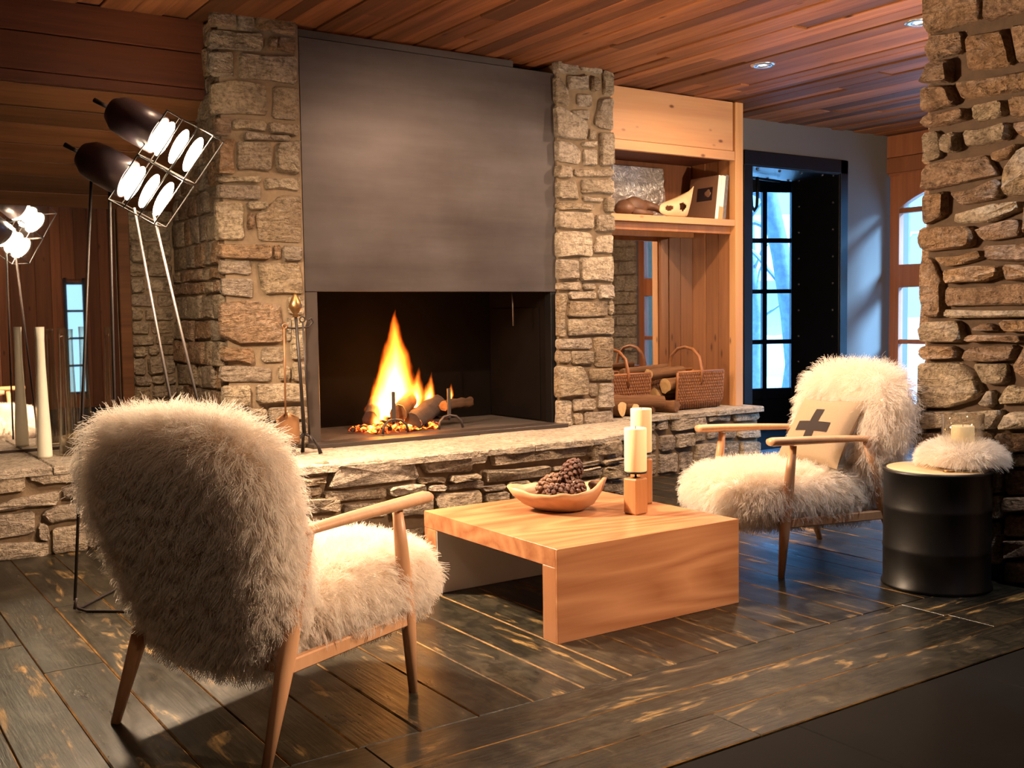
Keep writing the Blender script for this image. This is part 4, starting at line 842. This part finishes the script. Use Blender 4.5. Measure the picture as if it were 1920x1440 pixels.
# burl bowl
bw = thing('burl_bowl', 'irregular burl wood bowl with a knot hole and chipped rim on the table', 'bowl', (2.632, 3.515, TZ))
def bowl():
    n, V, F = 44, [], []
    prof = [(.06, 0), (.085, .006), (.125, .030), (.158, .060), (.175, .088)]
    def rim(a): return .004*math.sin(5*a)+.003*math.sin(11*a+1)+.048*max(0, math.cos(a+.75))**3+.018*max(0, math.cos(a-2.4))**6
    def rad(a): return 1+.07*math.cos(2*(a+.55))+.03*math.sin(3*a)+.26*max(0, math.cos(a-2.55))**10
    rows = [(r, z, 1) for r, z in prof] + [(r-.014, z, 1) for r, z in prof[::-1][:3]] + [(.07, .022, 1), (.01, .016, 1)]
    for i, (r, z, _) in enumerate(rows):
        top = max(0, (z-.03)/.06)
        for j in range(n): a = 2*PI*j/n; V.append((r*rad(a)*math.cos(a), r*rad(a)*math.sin(a), z+rim(a)*top*(1.0 if 1 else 0)))
    for i in range(len(rows)-1):
        for j in range(n): F.append((i*n+j, i*n+(j+1) % n, (i+1)*n+(j+1) % n, (i+1)*n+j))
    F += [tuple(range(n))[::-1], tuple((len(rows)-1)*n+j for j in range(n))]
    return mesh('bowl_shell', V, F, 'burl', bw, True)
bowl()
kh = lump('knot_hole', (.128, -.040, .095), (.014, .032, .020), 'root', bw, 2, 2, .08); 
def pinecone(label, loc, L, r, rot, mats):
    t = thing('pine_cone', label, 'pine cone', loc, 0, 'pine cones in the burl bowl'); t.rotation_euler = rot
    lump('core', (0, 0, 0), (L*.5, r*.72, r*.72), mats, t, int(L*1000), 2, .05)
    bm = bmesh.new(); m_ = 58
    for k in range(m_):
        s = -1+2*(k+.5)/m_; a = k*2.39996; rr = r*math.sqrt(max(.05, 1-s*s*.9)); c = Vector((s*L*.5, rr*.78*math.cos(a), rr*.78*math.sin(a)))
        g = bmesh.ops.create_icosphere(bm, subdivisions=1, radius=1); d = Vector((.45, math.cos(a), math.sin(a))).normalized(); q = d.to_track_quat('Z', 'X').to_matrix()
        for v in g['verts']: v.co = q @ Vector((v.co.x*r*.30, v.co.y*r*.34, v.co.z*r*.20)) + c + d*r*.16
    o = finish(bm, 'scales', mats, t); o['kind'] = 'stuff'; return t
pinecone('long pale-topped pine cone lying at the rear left of the bowl', (2.600, 3.56, .425), .17, .050, (.2, -.22, .5), 'cone_pale')
pinecone('dark pine cone lying front left in the bowl', (2.585, 3.47, .412), .13, .042, (0, .1, -.3), 'cone')
pinecone('dark pine cone in the middle of the bowl', (2.665, 3.475, .420), .12, .044, (0, -.15, .9), 'cone')
pinecone('topmost reddish-brown pine cone on the pile in the bowl', (2.685, 3.53, .482), .12, .044, (0, -.7, .4), 'cone')
# candles on wooden blocks
def candle_set(x, y, hz, hb, rz, lab_b, lab_c):
    b = thing('candle_block', lab_b, 'candle holder', (x, y, TZ), rz, 'wood block candle holders')
    bm = bmesh.new(); box_bm(bm, (0, 0, hb/2), (.074, .070, hb), None, .006)
    for v in bm.verts: v.co.x += random.uniform(-.002, .002); v.co.y += random.uniform(-.002, .002)
    finish(bm, 'wood_block', 'block', b); tube('spike', [(0, 0, hb-.002), (0, 0, hb+.022)], .0045, 'iron', b, 8); lathe('drip_plate', [(.02, hb+.020), (.045, hb+.020), (.046, hb+.027), (.02, hb+.025)], 'iron', b, 24)
    c = thing('pillar_candle', lab_c, 'candle', (x, y, TZ+hb+.0265), 0, 'ivory pillar candles')
    r = .0455; lathe('wax', [(r*.96, 0), (r, .004), (r, hz-.005), (r*.97, hz), (r*.75, hz-.002), (.006, hz-.009)], 'wax', c, 28); tube('wick', [(0, 0, hz-.012), (.001, 0, hz+.008)], .0015, 'wick', c, 6)
candle_set(2.812, 3.262, .178, .148, .15, 'shorter square wooden candle block nearer the table front', 'ivory pillar candle on the shorter front block')
candle_set(2.985, 3.425, .188, .196, -.1, 'taller square wooden candle block behind the other', 'ivory pillar candle on the taller rear block')
# ================================================================== fur
def superq(c, s, e1=.35, e2=.35, nu=36, nv=24, shape=None):
    V = []; F = []; sg = lambda v, p: math.copysign(abs(v)**p, v)
    for i in range(nv+1):
        ph = -PI/2+PI*i/nv
        for j in range(nu):
            th = 2*PI*j/nu; p = Vector((sg(math.cos(ph), e1)*sg(math.cos(th), e2)*s[0], sg(math.cos(ph), e1)*sg(math.sin(th), e2)*s[1], sg(math.sin(ph), e1)*s[2]))
            if shape: p = shape(p)
            V.append(p+Vector(c))
    for i in range(nv):
        for j in range(nu): F.append((i*nu+j, i*nu+(j+1) % nu, (i+1)*nu+(j+1) % nu, (i+1)*nu+j))
    return V, F
def make_fur(name, parent, V, F, n, length, comb, grav, rad=.00075, curl=.006, clump=.55, nclump=500, seed=1, lenfn=None, keep=None, mat='fur', freq=(55, 80)):
    """real strands: roots spread over the surface, bent by gravity, gathered into locks and waved"""
    rng = np.random.default_rng(seed); P = np.array([tuple(v) for v in V]); T = []
    for f in F:
        for k in range(1, len(f)-1): T.append((f[0], f[k], f[k+1]))
    T = np.array(T); a, b, c = P[T[:, 0]], P[T[:, 1]], P[T[:, 2]]
    N = np.cross(b-a, c-a); A = np.linalg.norm(N, axis=1); ok = A > 1e-9; T, a, b, c, N, A = T[ok], a[ok], b[ok], c[ok], N[ok], A[ok]; Nn = N/A[:, None]
    vn = np.zeros_like(P)
    for k in range(3): np.add.at(vn, T[:, k], N)
    vn /= np.linalg.norm(vn, axis=1)[:, None]+1e-12
    ctr = P.mean(0)
    if ((P-ctr)*vn).sum() < 0: vn = -vn
    idx = rng.choice(len(T), n, p=A/A.sum()); r1 = np.sqrt(rng.random(n)); r2 = rng.random(n)
    w = np.stack([1-r1, r1*(1-r2), r1*r2], 1)
    root = (P[T[idx]]*w[:, :, None]).sum(1); nor = (vn[T[idx]]*w[:, :, None]).sum(1); nor /= np.linalg.norm(nor, axis=1)[:, None]+1e-9
    if keep is not None: k = keep(root, nor); root, nor = root[k], nor[k]; n = len(root)
    ln = length*rng.uniform(.65, 1.2, n)
    if lenfn is not None: ln = ln*lenfn(root, nor)
    cb = comb(root, nor) if callable(comb) else np.tile(np.array(comb, float), (n, 1))
    d = nor + .28*rng.normal(size=(n, 3)) + cb; d /= np.linalg.norm(d, axis=1)[:, None]
    K = 7; pts = np.zeros((n, K, 3)); pts[:, 0] = root-nor*.006; pos = pts[:, 0].copy(); g = np.array([0, 0, -1.])
    for i in range(1, K):
        d = d + g*grav/K + cb*.12; 
        into = np.minimum(0, (d*nor).sum(1))[:, None]; d = d - nor*into*.9 + nor*.03
        d /= np.linalg.norm(d, axis=1)[:, None]; pos = pos + d*(ln/(K-1))[:, None]; pts[:, i] = pos
    if clump:
        ci = rng.choice(n, min(nclump, n), replace=False); kd = KDTree(len(ci))
        for q, k in enumerate(ci): kd.insert(root[k], q)
        kd.balance(); near = np.array([kd.find(p)[1] for p in root])
        j = ci[near]; rel = pts-root[:, None]; tgt = pts[j]
        for i in range(1, K): f = clump*(i/(K-1))**1.3; pts[:, i] = pts[:, i]*(1-f)+tgt[:, i]*f
        ph = rng.random(len(ci))[near]*6.28; fr = rng.uniform(*freq, len(ci))[near]
    else: ph = rng.random(n)*6.28; fr = rng.uniform(*freq, n)
    ph = ph + rng.normal(size=n)*.35
    tan = np.diff(pts, axis=1, append=pts[:, -1:]*2-pts[:, -2:-1]); tan /= np.linalg.norm(tan, axis=2)[:, :, None]+1e-9
    s1 = np.cross(tan, np.array([.3, .5, .81])); s1 /= np.linalg.norm(s1, axis=2)[:, :, None]+1e-9; s2 = np.cross(tan, s1)
    for i in range(1, K):
        am = curl*(i/(K-1))**.8*(ln/length); w_ = fr*(ln*i/(K-1))+ph; pts[:, i] += s1[:, i]*(am*np.cos(w_))[:, None] + s2[:, i]*(am*np.sin(w_))[:, None]
    hc = bpy.data.hair_curves.new(name); hc.add_curves([K]*n)
    hc.attributes['position'].data.foreach_set('vector', pts.astype(np.float32).ravel())
    ra = hc.attributes.get('radius') or hc.attributes.new('radius', 'FLOAT', 'POINT')
    prof = np.linspace(1, .45, K); ra.data.foreach_set('value', np.tile(prof*rad, n).astype(np.float32))
    hc.materials.append(M[mat]); o = bpy.data.objects.new(name, hc); COL.objects.link(o); o.parent = parent; o['kind'] = 'stuff'; return o
# ================================================================== armchairs (x forward, y to the sitter's left, origin at the right rear foot)
def chair_wood(t):
    for y in (0, .574):
        s = 1 if y == 0 else -1
        tube('front_leg', [(.62, y, 0), (.603, y, .22), (.592, y, .30), (.575, y, .47), (.562, y, .572)], [.0135, .0235, .025, .021, .016], 'beech', t, 14)
        tube('rear_leg', [(-.012, y-.012*s, 0), (.068, y-.002*s, .22), (.095, y, .30), (.140, y, .46), (.178, y, .578)], [.0135, .024, .025, .021, .017], 'beech', t, 14)
        tube('armrest', [(.085, y, .574), (.11, y, .577), (.20, y, .584), (.36, y-.006*s, .590), (.55, y-.012*s, .594), (.675, y-.014*s, .596), (.692, y-.014*s, .596)], [.010, .019, .023, .026, .030, .031, .026], 'beech', t, 14, flat=.62)
        box('side_rail', (.085, y-.012, .215), (.60, y+.012, .255), 'beech', t, .004)
    box('front_rail', (.585, .01, .215), (.61, .564, .255), 'beech', t, .004); box('rear_rail', (.075, .01, .215), (.10, .564, .255), 'beech', t, .004)
def seat_shape(p): return Vector((p.x, p.y*(1-.04*max(0, p.x)/.3), p.z*(1-.10*max(0, -p.x)/.3)))
TILT = math.atan2(.16, .60)
def back_shape(p):
    k = (p.z+.31)/.62; q = Vector((p.x, p.y*(.80+.26*min(1, max(0, k))), p.z))
    q = Matrix.Rotation(-TILT, 3, 'Y') @ q; return q
def chair_fur(t, seed, nb, ns_, comb_b):
    V, F = superq((.475, .287, .338), (.340, .275, .090), .55, .45, 40, 24, seat_shape); mesh('seat_cushion', V, F, 'hide', t, True)
    def cs(r, n): o = np.zeros_like(r); o[:, 0] = (r[:, 0]-.45)*.5; o[:, 1] = (r[:, 1]-.287)*.8; return o
    make_fur('seat_fleece', t, V, F, ns_, .070, cs, 1.3, seed=seed, nclump=ns_//13, curl=.006, clump=.5, rad=.0007, lenfn=lambda r, n: np.where(n[:, 2] < .2, 1.2, 1.)*np.where((np.abs(r[:, 1]-.287) > .24), .9, 1.))
    V, F = superq((.072, .287, .555), (.080, .305, .315), .5, .42, 40, 30, back_shape); mesh('back_cushion', V, F, 'hide', t, True)
    make_fur('back_fleece', t, V, F, nb, .086, comb_b, 1.35, seed=seed+1, nclump=nb//14, curl=.007, clump=.45, rad=.0007, lenfn=lambda r, n: 1+.35*np.clip((r[:, 1]-.42)/.12, 0, 1)*(n[:, 1] > .2)*np.clip((r[:, 2]-.48)/.15, 0, 1)+.25*np.clip((.36-r[:, 2])/.1, 0, 1))
def comb_back(r, n):
    o = np.zeros_like(r); top = np.clip((r[:, 2]-.72)/.15, 0, 1); o[:, 2] = .25*top-.15*(1-top); o[:, 1] = (r[:, 1]-.287)*.7; return o
ch1 = thing('fleece_armchair', 'pale-wood armchair in shaggy cream fleece seen from behind, nearest the camera', 'armchair', (.954, 2.562, 0), math.atan2(.403, .915), 'fleece armchairs')
chair_wood(ch1); chair_fur(ch1, 5, 60000, 46000, comb_back)
far_rz = math.atan2(.24, -.97)
d2_ = Vector((math.cos(far_rz), math.sin(far_rz), 0)); n2_ = Vector((-d2_.y, d2_.x, 0))
Fo = Vector((3.489, 3.091, 0)) - d2_*.62 - n2_*.574
ch2 = thing('fleece_armchair', 'cream fleece armchair with pale wood arms facing left beside the black drum', 'armchair', Fo, far_rz, 'fleece armchairs')
chair_wood(ch2); chair_fur(ch2, 25, 34000, 34000, comb_back)
# cushion with a black cross
pw = thing('cross_cushion', 'beige linen cushion with a black cross leaning on the far armchair back', 'cushion')
def pillow(hw, hh, th, off=0., u0=-1, u1=1, v0=-1, v1=1, n=22):
    V = []; F = []
    for side in (1, -1):
        base = len(V)
        for i in range(n+1):
            for j in range(n+1):
                u = u0+(u1-u0)*j/n; v = v0+(v1-v0)*i/n; k = ((1-u*u)*(1-v*v)); t = th*max(0, k)**.42
                pin = 1-.10*(1-u*u)*abs(v)**3; pin2 = 1-.10*(1-v*v)*abs(u)**3
                V.append((side*(t+off) if side == 1 else -t, u*hw*pin2, v*hh*pin))
        for i in range(n):
            for j in range(n): a = base+i*(n+1)+j; q = (a, a+1, a+n+2, a+n+1); F.append(q if side == 1 else q[::-1])
    return V, F
V, F = pillow(.205, .180, .058); mesh('cushion_cover', V, F, 'linen', pw, True)
def patch(parts):
    Vs, Fs = [], []
    for (u0, u1, v0, v1) in parts:
        V, F = pillow(.205, .180, .058, .0015, u0, u1, v0, v1, 10); h = len(V)//2; b = len(Vs); Vs += V[:h]; Fs += [tuple(b+i for i in f) for f in F[:len(F)//2]]
    return mesh('cross_patch', Vs, Fs, 'patch', pw, True)
patch([(-.13, .13, -.52, .52), (-.50, -.13, -.14, .14), (.13, .50, -.14, .14)])
pl = Matrix.Translation(Fo) @ Matrix.Rotation(far_rz, 4, 'Z') @ Matrix.Translation((.25, .34, .592)) @ Matrix.Rotation(R(5), 4, 'Z') @ Matrix.Rotation(R(-34), 4, 'Y') @ Matrix.Rotation(R(3), 4, 'X')
pw.matrix_world = pl
# ================================================================== drum, fur throw, hurricane lamp
DC = (3.918, 2.63)
dr = thing('drum_table', 'black oil-drum side table in front of the stone pillar', 'side table', (*DC, 0))
lathe('drum_body', [(.205, .0), (.219, .004), (.219, .014), (.212, .022), (.212, .155), (.2145, .163), (.212, .171), (.212, .325), (.2145, .333), (.212, .341), (.212, .474), (.218, .480), (.218, .490), (.211, .492)], 'drum', dr, 64, wob=lambda a, z: 1+.004*math.sin(3*a+z*9))
lathe('drum_lid', [(.210, .486), (.200, .4925), (.02, .4935)], 'drum_top', dr, 48); lathe('bung_cap', [(.024, .494), (.024, .500), (.018, .502)], 'brass', dr, 18, (-.07, -.10, 0))
th = thing('fur_throw', 'small cream fur pelt draped over the drum lid', 'throw', (4.010, 2.578, .494))
V, F = superq((0, 0, .034), (.140, .150, .056), .8, .9, 36, 18, lambda p: Vector((p.x, p.y, max(p.z, -.028)))); mesh('pelt', V, F, 'hide', th, True)
make_fur('pelt_fur', th, V, F, 15000, .052, lambda r, n: np.stack([r[:, 0]*4, r[:, 1]*4, np.zeros(len(r))], 1)*.7, 1.0, rad=.0006, curl=.002, clump=.3, nclump=700, seed=77, keep=lambda r, n: (n[:, 2] > -.2) & (np.hypot(r[:, 0]-.02, r[:, 1]+.01) > .06))
hu = thing('hurricane_glass', 'clear glass cylinder standing on the fur pelt around a candle', 'candle holder', (4.005, 2.572, .575))
lathe('glass_cylinder', [(.084, 0), (.084, .142), (.080, .142), (.080, .004)], 'vase_glass', hu, 40); 
cd = thing('pillar_candle', 'short ivory candle inside the glass cylinder on the drum', 'candle', (4.005, 2.572, .581), 0, 'ivory pillar candles')
lathe('wax', [(.044, 0), (.0455, .004), (.0455, .082), (.043, .086), (.006, .078)], 'wax', cd, 28); tube('wick', [(0, 0, .074), (.001, 0, .094)], .0015, 'wick', cd, 6)
# ================================================================== outside the windows
sn = mesh('snow_ground', [(8.7, -14, -.15), (60, -14, -.15), (60, 40, -.15), (8.7, 40, -.15), (6, 8.6, -.15), (6, 40, -.15)], [(0, 1, 2, 3), (4, 3, 5)], 'snow'); sn['kind'] = 'structure'; tag(sn, 'snow-covered ground outside the windows', 'ground')
bm = bmesh.new(); bmesh.ops.create_grid(bm, x_segments=30, y_segments=10, size=1)
for v in bm.verts: x, y = v.co.x, v.co.y; v.co = Vector((19+y*3.5+math.sin(x*9)*.4, 12+x*20, -.3+1.1*max(0, 1-abs(y))**.8*(1+.2*math.sin(x*17))))
bk_ = finish(bm, 'snow_bank', 'snow', None, True); bk_['kind'] = 'structure'; tag(bk_, 'low white snow bank beyond the trees', 'snow bank')
def tree(x, y, r, lean, label, seed):
    t = thing('snowy_tree', label, 'tree', (x, y, -.2), 0, 'snowy trees outside'); rr = random.Random(seed)
    pts = [(lean*z*z*.06+rr.uniform(-.03, .03), rr.uniform(-.03, .03), z) for z in (0, .6, 1.3, 2.1, 3.0, 4.2)]
    tube('trunk', pts, [r*1.3, r, r*.92, r*.85, r*.75, r*.6], 'tree', t, 12)
    for k in range(7):
        z = 1.2+k*.42; a = rr.uniform(0, 6.28); L = rr.uniform(.7, 1.4); b0 = Vector((lean*z*z*.06, 0, z)); d = Vector((math.cos(a), math.sin(a), rr.uniform(.2, .8)))
        tube('branch', [b0, b0+d*L*.5+Vector((0, 0, .05)), b0+d*L+Vector((rr.uniform(-.1, .1), 0, -.08))], [r*.25, r*.16, r*.05], 'tree', t, 7)
        tube('branch_snow', [b0+d*.15+Vector((0, 0, r*.2)), b0+d*L*.5+Vector((0, 0, .05+r*.18)), b0+d*L*.9+Vector((0, 0, -.04))], [r*.18, r*.15, r*.05], 'snow', t, 6)
    return t
tree(11.75, 10.15, .16, -1.1, 'thick leaning snowy tree trunk seen through the glazed door', 1)
tree(10.9, 7.90, .13, .2, 'upright snowy trunk seen through the timber window', 2)
tree(13.3, 12.3, .10, -.4, 'slim snowy tree farther off behind the glazed door', 3)
ho = thing('far_house', 'pale snow-roofed chalet across the garden', 'house', (22.5, 24, -.2), R(-35))
box('wall', (-4, -3, 0), (4, 3, 2.3), 'facade', ho, 0)
mesh('roof', [(-4.6, -3.6, 2.2), (4.6, -3.6, 2.2), (4.6, 3.6, 2.2), (-4.6, 3.6, 2.2), (-4.6, 0, 4.3), (4.6, 0, 4.3)], [(0, 1, 5, 4), (3, 4, 5, 2), (0, 4, 3), (1, 2, 5)], 'snow', ho)
